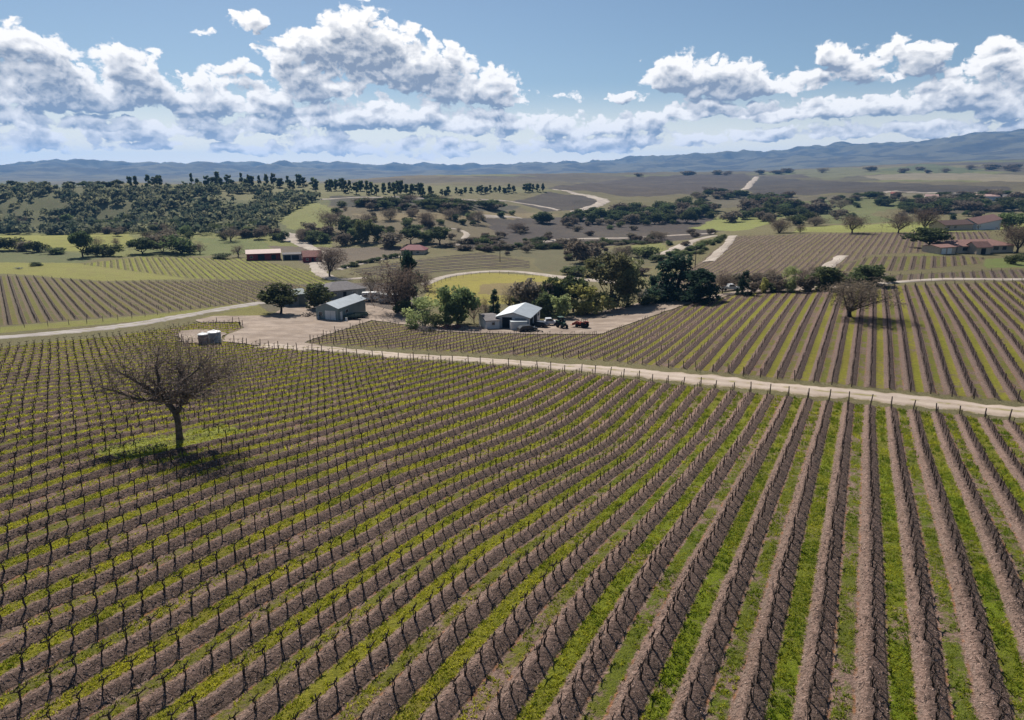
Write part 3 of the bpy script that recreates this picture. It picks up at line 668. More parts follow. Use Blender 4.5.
# ------------------------------------------------------------------ vines
M_VINE = simple('vine_bark', S(70,57,50), .35, 9., .95); M_STAKE = simple('vine_stake', S(92,84,78), .2, 5., .6)
M_POST = simple('post_wood', S(96,82,72), .3, 4., .9)
def vine_mb(k, lod=0):
    """one dormant head: crooked trunk, two short arms, spurs; returns (trunk, arms) builders. +Y is along the row"""
    R_ = random.Random(100+k); tr, ar = MB(), MB(); H = R_.uniform(.58, .74)
    ns = 5 if lod == 0 else 3; sg = 4 if lod == 0 else 2
    p = [(R_.uniform(-.05, .05)*(i > 0), R_.uniform(-.06, .06)*(i > 0), H*i/sg-.05*(i == 0)) for i in range(sg+1)]
    tr.tube(p, [.05-.017*i/sg for i in range(sg+1)], ns, cap=lod == 0)
    top = p[-1]
    for s in (-1, 1):
        L = R_.uniform(.22, .42); q = [top, (top[0]+R_.uniform(-.04, .04), top[1]+s*L*.5, top[2]+.08), (top[0]+R_.uniform(-.06, .06), top[1]+s*L, top[2]+R_.uniform(.08, .16))]
        ar.tube(q, [.042, .034, .024], ns, cap=False)
        for j in range(3 if lod == 0 else 2):
            f = R_.uniform(.3, 1); b = [q[0][i]+(q[2][i]-q[0][i])*f for i in range(3)]
            ar.tube([b, (b[0]+R_.uniform(-.1, .1), b[1]+R_.uniform(-.06, .06), b[2]+R_.uniform(.1, .24))], [.02, .011], 3, cap=False)
    if lod == 0:
        for j in range(3): ar.tube([top, (top[0]+R_.uniform(-.12, .12), top[1]+R_.uniform(-.1, .1), top[2]+R_.uniform(.12, .26))], [.022, .012], 3, cap=False)
    return tr, ar
def stake_mb(): return MB().box((.07, 0, .4), (.028, .028, .92))
def block_points(b):
    ext = np.array(b.poly)[:, :2]; n_ = ext@b.nn; t_ = ext@b.d
    k0, k1 = int((max(n_.min(), -400)-b.o)/b.per)-1, int((min(n_.max(), 400)-b.o)/b.per)+1
    o = []
    for k in range(k0, k1+1):
        tv = np.arange(math.floor(max(t_.min(), -80)/b.vine), math.ceil(min(t_.max(), 520)/b.vine))*b.vine+(-k*b.skew) % b.vine
        cc = b.o+k*b.per; o.append(np.stack([cc*b.nn[0]+tv*b.d[0], cc*b.nn[1]+tv*b.d[1], np.full(len(tv), k), tv], 1))
    o = np.concatenate(o); o = o[inpoly(o[:, 0], o[:, 1], b.poly)]
    j = RNG.normal(0, .05, (len(o), 2)); o[:, :2] += j
    return o
TANK = at(207, 337)[0]; BUSHOAK = at(848, 317)[0]
def in_view(X, Y, Z, m=30):
    zc = Y*CP-(Z-CAMZ)*SP; px = 512+FPX*X/zc; py = 360-FPX*(Y*SP+(Z-CAMZ)*CP)/zc
    return (zc > 1) & (px > -m) & (px < 1024+m) & (py > -m) & (py < 720+m)
rows_all = []
for bi, b in enumerate(BLOCKS):
    v = block_points(b); v = v[RNG.random(len(v)) > (.025, .025, .1, .65, .7, .4, .4, 1.)[bi]]
    v = v[np.hypot(v[:, 0]-OAK.x, v[:, 1]-OAK.y) > 3.2]
    v = v[np.hypot(v[:, 0]-BUSHOAK[0], v[:, 1]-BUSHOAK[1]) > 2.5]
    if bi == 0:
        v = v[~inpoly(v[:, 0], v[:, 1], plan([(172,337),(186,331),(205,329.5),(242,331),(226,344),(205,346.5),(184,345.5)]))]
    rows_all.append(np.column_stack([v, height(v[:, 0], v[:, 1]), np.full(len(v), bi)]))
VN = np.concatenate(rows_all); VN[:, 4] += np.where(np.hypot(VN[:, 0], VN[:, 1]) < 150, BERM-.05, .02)
zc = VN[:, 1]*CP-(VN[:, 4]-CAMZ)*SP
vis = in_view(VN[:, 0], VN[:, 1], VN[:, 4]+.5, 0)
cand = np.nonzero(vis & (VN[:, 5] == 0))[0]; cand = cand[np.argsort(zc[cand])][:300]
# keep the mass to what can be seen from near the camera
keep = in_view(VN[:, 0], VN[:, 1], VN[:, 4], 260); keep[cand] = False
VLAB = 'gnarled leafless grapevine with short bare arms on a thin stake, nearest vineyard rows'
protos = []
for k in range(6):
    tr, ar = vine_mb(k); e = empty('grapevine', (0, 0, 0)); tag(e, VLAB, 'grapevine', 'nearest bare grapevines in the vineyard rows')
    tr.build('trunk', M_VINE, e, smooth=True); ar.build('arms', M_VINE, e, smooth=True); stake_mb().build('stake', M_STAKE, e); protos.append(e)
for i, c in enumerate(cand):
    o = protos[i] if i < 6 else copy_tree(protos[i % 6])
    tag(o, VLAB, 'grapevine', 'nearest bare grapevines in the vineyard rows')
    o.location = VN[c, [0, 1, 4]]; o.rotation_euler = (RNG.normal(0, .04), RNG.normal(0, .04), -math.radians(TH)+(math.pi if RNG.random() < .5 else 0)+RNG.normal(0, .12)); s = RNG.uniform(.88, 1.14); o.scale = (s, s, s)
def scatter_mesh(name, templates, pos, rz, sc, mat, lean=.05):
    """many copies of small meshes as ONE mesh"""
    V, F3, F4 = [], [], []; base = 0; pick = RNG.integers(0, len(templates), len(pos))
    for ti, mb in enumerate(templates):
        idx = np.nonzero(pick == ti)[0]
        if not len(idx): continue
        v = np.array(mb.v); ca, sa = np.cos(rz[idx])[:, None], np.sin(rz[idx])[:, None]; s = sc[idx][:, None]
        X = (v[None, :, 0]*ca-v[None, :, 1]*sa)*s; Y = (v[None, :, 0]*sa+v[None, :, 1]*ca)*s; Zz = v[None, :, 2]*s
        X = X+Zz*RNG.normal(0, lean, (len(idx), 1)); Y = Y+Zz*RNG.normal(0, lean, (len(idx), 1))
        V.append(np.stack([X+pos[idx, 0][:, None], Y+pos[idx, 1][:, None], Zz+pos[idx, 2][:, None]], -1).reshape(-1, 3))
        off = base+np.arange(len(idx))[:, None, None]*len(v)
        for F, w in ((F3, 3), (F4, 4)):
            ff = np.array([f for f in mb.f if len(f) == w])
            if len(ff): F.append((ff[None]+off).reshape(-1, w))
        base += len(idx)*len(v)
    fs = ([np.concatenate(F3)] if F3 else [])+([np.concatenate(F4)] if F4 else [])
    return mesh_np(name, np.concatenate(V), fs, mat)
mass = VN[keep]; azr = np.array([-math.asin(b.d[0]) for b in BLOCKS])[mass[:, 5].astype(int)]
def merged(k, lod):
    tr, ar = vine_mb(k, lod); tr.add(ar.v, ar.f)
    if lod: tr.box((.06, 0, .4), (.028, .028, .86))
    return tr
print('vines', len(mass), len(cand))
rot = azr+RNG.normal(0, .15, len(mass))+np.pi*(RNG.random(len(mass)) < .5)
dist = np.hypot(mass[:, 0], mass[:, 1])
vsc = RNG.uniform(.8, 1.1, len(mass))*np.array([1, 1, .9, .7, .75, .8, .8, 1])[mass[:, 5].astype(int)]
VM = scatter_mesh('grapevines', [merged(20+k, 1) for k in range(5)], mass[:, [0, 1, 4]], rot, vsc, M_VINE)
tag(VM, 'thousands of bare staked grapevines filling the rows beyond the nearest ones', 'grapevines', kind='stuff')
# posts where the rows end at the dirt road
ends = []
for b, up in ((V1, True), (V2, False)):
    v = VN[VN[:, 5] == (0 if up else 1)]
    for k in np.unique(v[:, 2]):
        w = v[v[:, 2] == k]; e = w[np.argmax(w[:, 3])] if up else w[np.argmin(w[:, 3])]
        s = 1 if up else -1; ends.append((e[0]+s*b.d[0]*.9, e[1]+s*b.d[1]*.9))
ends = np.array(ends); ez = height(ends[:, 0], ends[:, 1]); ok = in_view(ends[:, 0], ends[:, 1], ez, 5)
p0 = MB().lathe([(.07, -.2), (.075, .4), (.07, 1.3), (.055, 1.42)], n=7).build('row_end_post', M_POST)
first = True
for (x, y), z in zip(ends[ok], ez[ok]):
    o = p0 if first else copy_tree(p0); first = False
    tag(o, 'short dark wooden post ending a vine row beside the dirt road', 'post', 'wooden posts at the ends of the vine rows')
    o.location = (x, y, z); o.rotation_euler = (RNG.normal(0, .07), RNG.normal(0, .07), RNG.uniform(0, 6)); o.scale = (1, 1, RNG.uniform(.9, 1.15))

# ------------------------------------------------------------------ grass blades and clods near the camera
def strip_points(nr, rmin, rmax, lo, hi, parity=None):
    a = RNG.uniform(-.78, .78, nr*2); r = np.sqrt(RNG.uniform(rmin**2, rmax**2, nr*2)); x, y = r*np.sin(a), r*np.cos(a)
    rc_ = V1.rowc(x, y); f = np.abs(rc_-np.floor(rc_)-.5); m = (f > lo) & (f < hi) & inpoly(x, y, V1.poly) & in_view(x, y, np.full(len(x), 1.8), 40)
    if parity is not None: m &= (np.floor(rc_).astype(int) % 2 == parity)
    return x[m][:nr], y[m][:nr]
def gz(x, y):
    rc_ = V1.rowc(x, y); f = rc_-np.floor(rc_); dd = np.minimum(f, 1-f)*PER; k = 1-sst(110, 190, np.hypot(x, y))
    return height(x, y)+k*(BERM*np.exp(-(dd/.48)**2)-.05*np.exp(-((dd-.72)/.12)**2))
def tuft(k):
    R_ = random.Random(k); m = MB()
    for i in range(5):
        a = R_.uniform(0, 6.28); w = R_.uniform(.012, .03); l = R_.uniform(.05, .13); t_ = R_.uniform(.3, 1.1); x, y = R_.uniform(-.06, .06), R_.uniform(-.06, .06)
        dx, dy = math.cos(a), math.sin(a)
        m.add([(x-dy*w, y+dx*w, -.01), (x+dy*w, y-dx*w, -.01), (x+dx*l*t_, y+dy*l*t_, l)], [(0, 1, 2)])
    return m
M_GRASS = leafmat('grass_blades', S(104,122,28), S(204,196,66), .45)
gp = []
for par, nn_, hi in ((0, 46000, .21), (1, 26000, .18)):
    x, y = strip_points(nn_*3, 24, 85, 0, hi, par); k = fbm(x/1.2, y/1.2, 3)+.5*fbm(x/5, y/5, 2) > (-.3 if par == 0 else -.12)
    gp.append(np.stack([x[k][:nn_], y[k][:nn_]], 1))
x, y = strip_points(150000, 60, 185, 0, .20); rr_ = np.hypot(x, y); k = (fbm(x/1.5, y/1.5, 3)+.6*fbm(x/6, y/6, 2) > -.2) & (RNG.random(len(x)) < sst(55, 95, rr_)); far_g = np.stack([x[k], y[k]], 1)[:60000]
gp = np.concatenate(gp); gp = gp[RNG.random(len(gp)) > sst(52, 85, np.hypot(gp[:, 0], gp[:, 1]))]; nfar = len(far_g); gsc = np.concatenate([RNG.uniform(.7, 1.7, len(gp)), RNG.uniform(1.8, 3.2, nfar)]); gp = np.concatenate([gp, far_g])

GO = scatter_mesh('grass', [tuft(k) for k in range(8)], np.column_stack([gp, gz(gp[:, 0], gp[:, 1])]), RNG.uniform(0, 6.28, len(gp)), gsc, M_GRASS, 0)
tint = np.repeat(np.clip(.5+fbm(gp[:, 0]/3, gp[:, 1]/3, 3)+RNG.normal(0, .2, len(gp)), 0, 1), 1)
tag(GO, 'short green grass growing in the alleys between the vine rows', 'grass', kind='stuff')
# (vertices are grouped by template: look the tint up again by position)
co = np.empty(len(GO.data.vertices)*3, np.float32); GO.data.vertices.foreach_get('co', co); co = co.reshape(-1, 3)
pattr(GO, 'tint', np.clip(.66-.4*sst(-.15, .35, np.arctan2(co[:, 0], co[:, 1]))+.9*fbm(co[:, 0]/3, co[:, 1]/3, 3)+.5*noise2(co[:, 0]*3, co[:, 1]*3), 0, 1))
def clod(k):
    R_ = random.Random(k); m = MB(); v = [(R_.uniform(.03, .07)*math.cos(a), R_.uniform(.03, .07)*math.sin(a), -.012) for a in (0, 1.6, 3.1, 4.7)]
    v += [(R_.uniform(-.02, .02), R_.uniform(-.02, .02), R_.uniform(.015, .032))]
    return m.add(v, [(0, 1, 4), (1, 2, 4), (2, 3, 4), (3, 0, 4)])
x, y = strip_points(130000, 24, 70, .22, .5); x, y = x[:48000], y[:48000]
M_CLOD = simple('soil_clods', S(150,128,116), .4, 3., .95, spec=.05)
CO = scatter_mesh('soil_clods', [clod(k) for k in range(8)], np.column_stack([x, y, gz(x, y)]), RNG.uniform(0, 6.28, len(x)), RNG.uniform(.4, 1.7, len(x))**1.4, M_CLOD, .1)
tag(CO, 'loose clods of tilled soil along the vine rows', 'soil clods', kind='stuff')

def cane(k):
    R_ = random.Random(k); L = R_.uniform(.2, .5); a = R_.uniform(-.6, .6); m = MB(); p = [(-L/2, 0, .02), (0, a*.12, .05), (L/2, a*.3, .03)]; w = .014
    return m.add([(p[0][0], p[0][1]-w, .01), (p[0][0], p[0][1]+w, .01), (p[1][0], p[1][1]+w, p[1][2]), (p[1][0], p[1][1]-w, p[1][2]), (p[2][0], p[2][1]+w, .02), (p[2][0], p[2][1]-w, .02)], [(0, 3, 2, 1), (3, 5, 4, 2)])
x, y = strip_points(60000, 24, 80, .30, .5); x, y = x[:17000], y[:17000]
CN = scatter_mesh('vine_prunings', [cane(k) for k in range(8)], np.column_stack([x, y, gz(x, y)+.02]), RNG.uniform(0, 6.28, len(x)), RNG.uniform(.6, 1.4, len(x)), M_VINE, .1)
tag(CN, 'dark cut canes lying on the soil along the vine rows', 'vine prunings', kind='stuff')

# ------------------------------------------------------------------ trees
def skeleton(seed, H, r0, levels=4, trunk=.3, spread=.9, nb=(3, 4), wander=.25, up=.15, lean=(0, 0), ratio=.68, first_split=None):
    R_ = random.Random(seed); out = []; tips = []
    def grow(p, d, L, r, lv):
        n_ = 5 if lv < 2 else 4 if lv < 4 else 3; pts = [p.copy()]; q = p.copy(); dd = d.copy(); dirs = []
        for i in range(n_-1):
            dd = (dd+Vector((R_.gauss(0, wander), R_.gauss(0, wander), R_.gauss(0, wander)+up*(lv > 0)))*.6).normalized()
            if lv == 0: dd = (dd*.6+d*.4).normalized()
            q = q+dd*(L/(n_-1)); pts.append(q.copy()); dirs.append(dd.copy())
        end = r*(.62 if lv < levels else .3)
        out.append((pts, [r+(end-r)*i/(n_-1) for i in range(n_)], lv))
        if lv >= levels: tips.append(q.copy()); return
        k = R_.randint(*nb) if lv else (first_split or R_.randint(*nb)); ph = R_.uniform(0, 6.28)
        for j in range(k):
            at_end = lv == 0 or j < 2; i = n_-1 if at_end else R_.randint(max(1, n_//2-1), n_-1)
            b0 = pts[i]; bd = dirs[min(i, n_-2)]; a = ph+6.28*j/k+R_.uniform(-.4, .4)
            e = bd.cross(Vector((0, 0, 1)) if abs(bd.z) < .9 else Vector((1, 0, 0))).normalized(); f = bd.cross(e)
            s = spread*R_.uniform(.55, 1.15); nd = (bd*math.cos(s)+(e*math.cos(a)+f*math.sin(a))*math.sin(s)).normalized()
            grow(b0, nd, L*ratio*R_.uniform(.75, 1.2) if lv else H*(1-trunk)*.42*R_.uniform(.85, 1.15), (end if lv else r*.62)*R_.uniform(.6, .9), lv+1)
    grow(Vector((0, 0, -.2)), Vector((lean[0], lean[1], 1)).normalized(), H*trunk+.2, r0, 0)
    return out, tips
def skel_mesh(out, lo, hi, rmin=.008):
    m = MB()
    for pts, rad, lv in out:
        if lo <= lv <= hi: m.tube(pts, [max(x, rmin) for x in rad], 8 if lv == 0 else 6 if lv == 1 else 4 if lv == 2 else 3, cap=False)
    return m
def quads(c, size, rng, squash=1., droop=0., slim=1.):
    """leaf clumps: randomly turned quads round centres"""
    n_ = len(c); a = rng.normal(size=(n_, 3)); a /= np.linalg.norm(a, axis=1)[:, None]; b = rng.normal(size=(n_, 3))
    if droop: a[:, 2] -= droop; a /= np.linalg.norm(a, axis=1)[:, None]
    b -= (a*b).sum(1)[:, None]*a; b /= np.linalg.norm(b, axis=1)[:, None]
    s = (np.asarray(size)*rng.uniform(.6, 1.4, n_))[:, None]; j = lambda: rng.uniform(.7, 1.3, (n_, 1))
    v = np.stack([c-a*s*j(), c-b*s*slim*j(), c+a*s*j(), c+b*s*slim*j()], 1); v[..., 2] = c[:, None, 2]+(v[..., 2]-c[:, None, 2])*squash
    return v.reshape(-1, 3), np.arange(n_*4).reshape(-1, 4)
def lobed(seed, lobes, n_, size, lobe_r, shape, rng, shell=.45, slim=.7, droop=0.):
    """shape(rng,k) -> k lobe centres in a crown of about unit size"""
    L = shape(rng, lobes); w = rng.uniform(.6, 1.3, lobes); k = rng.choice(lobes, n_, p=w**2/(w**2).sum())
    d = rng.normal(size=(n_, 3)); d /= np.linalg.norm(d, axis=1)[:, None]; rad = rng.random(n_)**shell
    c = L[k]+d*(rad*lobe_r*w[k])[:, None]*np.array([1, 1, .85]); tl = rng.uniform(.15, .85, lobes)
    tt = np.clip(tl[k]+rng.normal(0, .16, n_), 0, 1); v, f = quads(c, size, rng, slim=slim, droop=droop); return v, f, np.repeat(tt, 4)
def crown_obj(v, f, tt, mat, parent):
    o = mesh_np('crown', v, [f], mat, parent); pattr(o, 'tint', tt); return o
M_BARK = simple('bark_grey', S(92,80,70), .35, 5., .95, bump=.5); M_BARKD = simple('bark_dark', S(62,52,46), .35, 5., .95)
M_TWIG = simple('twigs_grey', S(136,120,108), .3, 3., .95)
M_EVER = leafmat('evergreen_leaves', S(53,66,43), S(103,112,71), .5); M_PINE = leafmat('pine_needles', S(33,53,43), S(71,91,69), .5)
M_OLIVE = leafmat('olive_leaves', S(125,138,94), S(185,192,129), .5); M_WILLOW = leafmat('willow_leaves', S(150,152,80), S(222,214,136), .4)
M_EUC = leafmat('eucalyptus_leaves', S(97,102,69), S(163,159,116), .5); M_GREEN = leafmat('green_leaves', S(81,94,61), S(129,138,91), .5)
M_DORM = leafmat('dormant_twigs', S(104,92,80), S(144,132,114), .4); M_PURP = leafmat('budding_twigs', S(150,122,116), S(200,172,160), .25)
M_DRY = leafmat('bare_oak_twigs', S(102,89,79), S(141,127,109), .5); M_BLOOM = leafmat('blossom', S(150,140,136), S(206,196,190), .2)
def sph(rx, rz, z0, lo=-1.):
    def f(rng, k):
        d = rng.normal(size=(k, 3)); d /= np.linalg.norm(d, axis=1)[:, None]; d[:, 2] = np.maximum(d[:, 2], lo); r = rng.random(k)[:, None]**.45
        return d*r*np.array([rx, rx, rz])+np.array([0, 0, z0])
    return f
def cone(rb, z0, z1, pw=1.):
    def f(rng, k):
        u = rng.random(k)**1.5; a = rng.uniform(0, 6.28, k); r = rb*(1-u)**pw*rng.uniform(.35, 1, k)
        return np.stack([r*np.cos(a), r*np.sin(a), z0+(z1-z0)*u], 1)
    return f
PROTO = {}
def proto(kind, variants, fn):
    L = []
    for k in range(variants):
        e = fn(k)[0]; c = next(x for x in e.children if x.name.startswith('crown')); a = np.empty(len(c.data.vertices)*3, np.float32); c.data.vertices.foreach_get('co', a); a = a.reshape(-1, 3)
        q = lambda j, p: np.percentile(a[:, j], p)
        L.append((e, q(2, 98.5), (q(0, 97)-q(0, 3)+q(1, 97)-q(1, 3))/2))
    PROTO[kind] = L
def blank(): 
    e = bpy.data.objects.new('tree', None); COL.objects.link(e); e.location = (0, 0, -500); return e
def limbs(e, seed, H, r, mat, tr=.3, levels=2, **kw):
    out, tips = skeleton(seed, H, r, levels=levels, trunk=tr, **kw); skel_mesh(out, 0, levels, .02).build('trunk', mat, e, smooth=True); return tips
# every prototype: about 10 m tall (w = its own width); placed with its own height and width
def p_round(k):
    rng = np.random.default_rng(50+k); e = blank(); limbs(e, 50+k, 9, .32, M_BARKD, .25)
    crown_obj(*lobed(0, 26, 2600, .34, 1.6, sph(3.9, 3.1, 6.0, -.7), rng), M_EVER, e); return e, 10, 10
def p_green(k):
    rng = np.random.default_rng(60+k); e = blank(); limbs(e, 60+k, 9, .3, M_BARK, .2)
    crown_obj(*lobed(0, 24, 2400, .36, 1.6, sph(3.6, 4.3, 4.9, -1), rng), M_GREEN, e); return e, 10, 9.6
def p_olive(k):
    rng = np.random.default_rng(70+k); e = blank(); limbs(e, 70+k, 8, .28, M_BARK, .12, first_split=4)
    crown_obj(*lobed(0, 30, 2600, .30, 1.5, sph(4.0, 4.6, 4.6, -1), rng, slim=.45, droop=.3), M_OLIVE, e); return e, 10, 10.6
def p_willow(k):
    rng = np.random.default_rng(80+k); e = blank(); limbs(e, 80+k, 8, .35, M_BARK, .15)
    crown_obj(*lobed(0, 22, 2400, .34, 1.7, sph(4.2, 4.2, 5.0, -1), rng, droop=.3), M_WILLOW, e); return e, 10, 11
def p_pine(k):
    rng = np.random.default_rng(90+k); e = blank(); limbs(e, 90+k, 9.5, .4, M_BARKD, .8, levels=1)
    crown_obj(*lobed(0, 40, 3600, .38, 1.3, cone(4.6, .8, 9.2, .55), rng, slim=.4), M_PINE, e); return e, 10, 10.5
def p_cone(k):
    rng = np.random.default_rng(95+k); e = blank(); limbs(e, 95+k, 9.5, .25, M_BARKD, .85, levels=1)
    crown_obj(*lobed(0, 34, 2200, .34, .9, cone(2.6, .8, 9.5, .8), rng, slim=.4), M_PINE, e); return e, 10, 6
def p_ridge(k):
    rng = np.random.default_rng(130+k); e = blank(); limbs(e, 130+k, 8, .35, M_BARKD, .5, levels=1)
    crown_obj(*lobed(0, 12, 260, .9, 1.1, cone(2.6, 2.2, 9.2, .5), rng, slim=.6), M_EVER, e); return e, 10, 6.5
def p_euc(k):
    rng = np.random.default_rng(110+k); e = blank(); tips = limbs(e, 110+k, 10, .26, M_BARK, .2, levels=3, spread=.38, up=.3, first_split=4, nb=(2, 3))
    tip = np.array([t_[:] for t_ in tips]); tip = tip[tip[:, 2] > 3.2]
    tip = np.concatenate([tip, sph(3.4, 4.6, 5.2)(rng, 44)]); sh = lambda r_, n_: tip[r_.choice(len(tip), n_)]
    crown_obj(*lobed(0, 60, 4200, .32, 1.15, sh, rng, slim=.4, droop=.7), M_EUC, e); return e, 10.2, 8.5
def p_shrub(mat, s0):
    def f(k):
        rng = np.random.default_rng(s0+k); e = blank(); limbs(e, s0+k, 7, .22, M_BARK, .05, first_split=5)
        crown_obj(*lobed(0, 18, 1100, .5, 2.0, sph(4.0, 3.6, 4.4, -1), rng, slim=.6), mat, e); return e, 9, 11
    return f
def p_bare(mat, s0, lv=4, n_=1500, cs=.42):
    """leafless crown: real limbs plus a cloud of thin twig slivers near the tips"""
    def f(k):
        rng = np.random.default_rng(s0+k); e = blank(); out, tips = skeleton(s0+k, 9.5, .38, levels=lv, trunk=.17, spread=.78, nb=(3, 4), first_split=5)
        skel_mesh(out, 0, min(lv, 3), .02).build('trunk', M_BARKD, e, smooth=True)
        tp = np.array([t_[:] for t_ in tips]); zz = sph(3.6, 3.4, 5.2)(rng, n_); c = np.where((rng.random(n_) < .45)[:, None], zz, tp[rng.choice(len(tp), n_)]+rng.normal(0, .45, (n_, 3))); c[:, 2] = np.maximum(c[:, 2], .9)
        v, fc = quads(c, cs, rng, slim=.13); crown_obj(v, fc, np.repeat(rng.random(n_), 4), mat, e)
        h_ = np.percentile(v[:, 2], 98); w_ = 2*np.percentile(np.hypot(v[:, 0], v[:, 1]), 92); return e, h_, w_
    return f
for nm, nv, fn in (('round', 3, p_round), ('green', 2, p_green), ('olive', 2, p_olive), ('willow', 1, p_willow), ('pine', 2, p_pine), ('cone', 2, p_cone),
                   ('ridge', 4, p_ridge), ('euc', 2, p_euc), ('shrub', 3, p_shrub(M_EVER, 150)), ('greenshrub', 2, p_shrub(M_GREEN, 160)), ('oliveshrub', 2, p_shrub(M_OLIVE, 165)),
                   ('dormshrub', 3, p_shrub(M_DORM, 170)), ('purple', 1, p_bare(M_PURP, 181)), ('bare', 4, p_bare(M_DRY, 190)), ('bloom', 1, p_bare(M_BLOOM, 201, 3, 700, .5)), ('densebare', 2, p_bare(M_DRY, 210, 4, 3600, .40))):
    proto(nm, nv, fn)
NAMES = dict(round='evergreen_oak', green='broadleaf_tree', olive='olive_tree', willow='willow_tree', pine='pine_tree', cone='conifer_tree', ridge='ridge_tree', euc='eucalyptus_tree',
             shrub='dark_shrub', greenshrub='green_shrub', oliveshrub='olive_shrub', dormshrub='dormant_shrub', purple='budding_tree', bare='bare_oak', bloom='blossom_tree', densebare='bare_oak')
CATS = {k: ('shrub' if 'shrub' in v else 'tree') for k, v in NAMES.items()}
NTREE = [0]
def plant(kind, px, py, hpx, wpx, label, group=None, pos=None, lean=0.):
    ps = PROTO[kind]; e0, h0, w0 = ps[NTREE[0] % len(ps)]; NTREE[0] += 1
    p = Vector(at(px, py)[0]) if pos is None else Vector(pos); D = math.sqrt(p.x**2+p.y**2+(CAMZ-p.z)**2)
    zc_ = p.y*CP-(p.z-CAMZ)*SP; m = zc_/FPX
    if kind in ('densebare', 'bare'): wpx = wpx*.82; hpx = hpx*.92
    o = copy_tree(e0); o.name = NAMES[kind]; tag(o, label, CATS[kind], group)
    sk = (.09 if kind in ('green', 'olive', 'willow', 'pine', 'cone', 'euc', 'ridge') else .22 if kind in ('round', 'densebare') and wpx > 1.2*hpx and hpx < 16 else .02)*hpx*m; hpx = hpx+sk/m; o.location = p-Vector((0, 0, .1+sk)); o.rotation_euler = (0, lean, RNG.uniform(0, 6.28) if not lean else 0); o.scale = (wpx*m/w0, wpx*m/w0, hpx*m/h0*1.02); return o

# ------------------------------------------------------------------ the big bare oak standing in the vineyard
def big_oak():
    e = empty('bare_oak', OAK-Vector((0, 0, .1))); tag(e, 'large leafless oak with forked trunk standing alone among the near vine rows', 'tree')
    R_ = random.Random(5); base = []
    fork = Vector((.0, 0, 3.3)); base.append(([Vector((-.05,0,-.3)), Vector((-.02,0,.15)), Vector((0,0,.8)), Vector((.04,0,2.)), fork], [.5,.38,.29,.26,.26], 0))
    limbs_ = [([fork, Vector((-.7,.2,4.3)), Vector((-1.6,.4,5.3)), Vector((-3.,.3,6.6)), Vector((-4.4,.1,7.9))], [.27,.25,.2,.13,.07]),
              ([fork, Vector((.55,-.1,4.3)), Vector((1.0,-.2,5.6)), Vector((1.1,-.3,7.2)), Vector((.7,-.4,8.8))], [.26,.23,.19,.14,.07]),
              ([Vector((1.0,-.2,5.5)), Vector((2.1,.0,6.4)), Vector((3.2,.3,6.9)), Vector((4.6,.4,7.2))], [.17,.14,.10,.05]),
              ([Vector((-1.5,.4,5.2)), Vector((-1.5,.8,6.6)), Vector((-1.8,1.2,8.0)), Vector((-1.6,1.4,9.2))], [.16,.13,.09,.05]),
              ([Vector((-1.0,.3,4.8)), Vector((-2.2,-.8,5.1)), Vector((-3.6,-1.5,6.2)), Vector((-4.8,-1.9,7.0))], [.15,.12,.08,.05]),
              ([Vector((1.0,-.2,5.3)), Vector((1.9,-1.2,6.0)), Vector((3.,-2.2,6.6)), Vector((4.0,-2.8,6.4))], [.13,.10,.07,.04]),
              ([Vector((-.7,.2,4.3)), Vector((-.4,1.3,5.6)), Vector((-.3,2.4,7.)), Vector((.2,3.2,8.2))], [.14,.11,.07,.04]),
              ([Vector((1.1,-.3,7.)), Vector((2.0,.6,8.)), Vector((2.7,1.2,8.9))], [.11,.08,.04]),
              ([Vector((.55,-.1,4.4)), Vector((1.6,1.2,5.4)), Vector((2.8,2.4,6.2)), Vector((3.8,3.,6.8))], [.12,.1,.07,.04])]
    tips = []
    def sub(p, d, L, r, lv):
        q = p.copy(); dd = d.normalized(); pts = [p.copy()]; n_ = 4
        for i in range(n_):
            dd = (dd+Vector((R_.gauss(0,.28), R_.gauss(0,.28), R_.gauss(.05,.22)))).normalized(); q = q+dd*L/n_; pts.append(q.copy())
        base.append((pts, [r*(1-.75*i/n_) for i in range(n_+1)], lv))
        if lv >= 5: tips.append(q); return
        for j in range(R_.randint(3, 4) if lv < 5 else 0):
            i = R_.randint(1, n_); e_ = Vector((R_.gauss(0,1), R_.gauss(0,1), R_.gauss(.25,.7))).normalized()
            sub(pts[i], (dd*.55+e_*.9), L*R_.uniform(.5,.75), r*R_.uniform(.45,.62), lv+1)
    for pts, rad in limbs_:
        base.append((smooth_pts(pts), list(np.interp(np.linspace(0, 1, (len(pts)-1)*3+1), np.linspace(0, 1, len(rad)), rad)), 1)); n_ = len(pts)
        for i in range(1, n_):
            d = (pts[i]-pts[i-1]).normalized()
            for j in range(5 if i < n_-1 else 7):
                p = pts[i-1].lerp(pts[i], R_.uniform(.35, 1)) if i > 1 else pts[i]
                e_ = Vector((R_.gauss(0,1), R_.gauss(0,1), R_.gauss(.25,.8))).normalized(); sub(p, d*.6+e_*.85, R_.uniform(1.5, 2.6), rad[i]*.55+.012, 3)
    skel_mesh(base, 0, 2, .02).build('trunk', M_BARKG, e, smooth=True)
    c = skel_mesh(base, 3, 5, .007); tp = np.array([t_[:] for t_ in tips])
    rng = np.random.default_rng(3); cc = tp[rng.choice(len(tp), 5000)]+rng.normal(0, .34, (5000, 3)); v, f = quads(cc, .26, rng, slim=.05)
    c.add(v.tolist(), f.tolist()); c.build('crown', M_TWIG, e); print('oak tips', len(tips), tp.min(0), tp.max(0))
    return e
def smooth_pts(p): return [Vector(q) for q in smooth_line(np.array([x[:] for x in p]), 3)]
M_BARKG = simple('oak_bark', S(98,88,78), .4, 3., .95, bump=.6)
oak = big_oak(); oak.scale = (1.12, 1.12, .88)

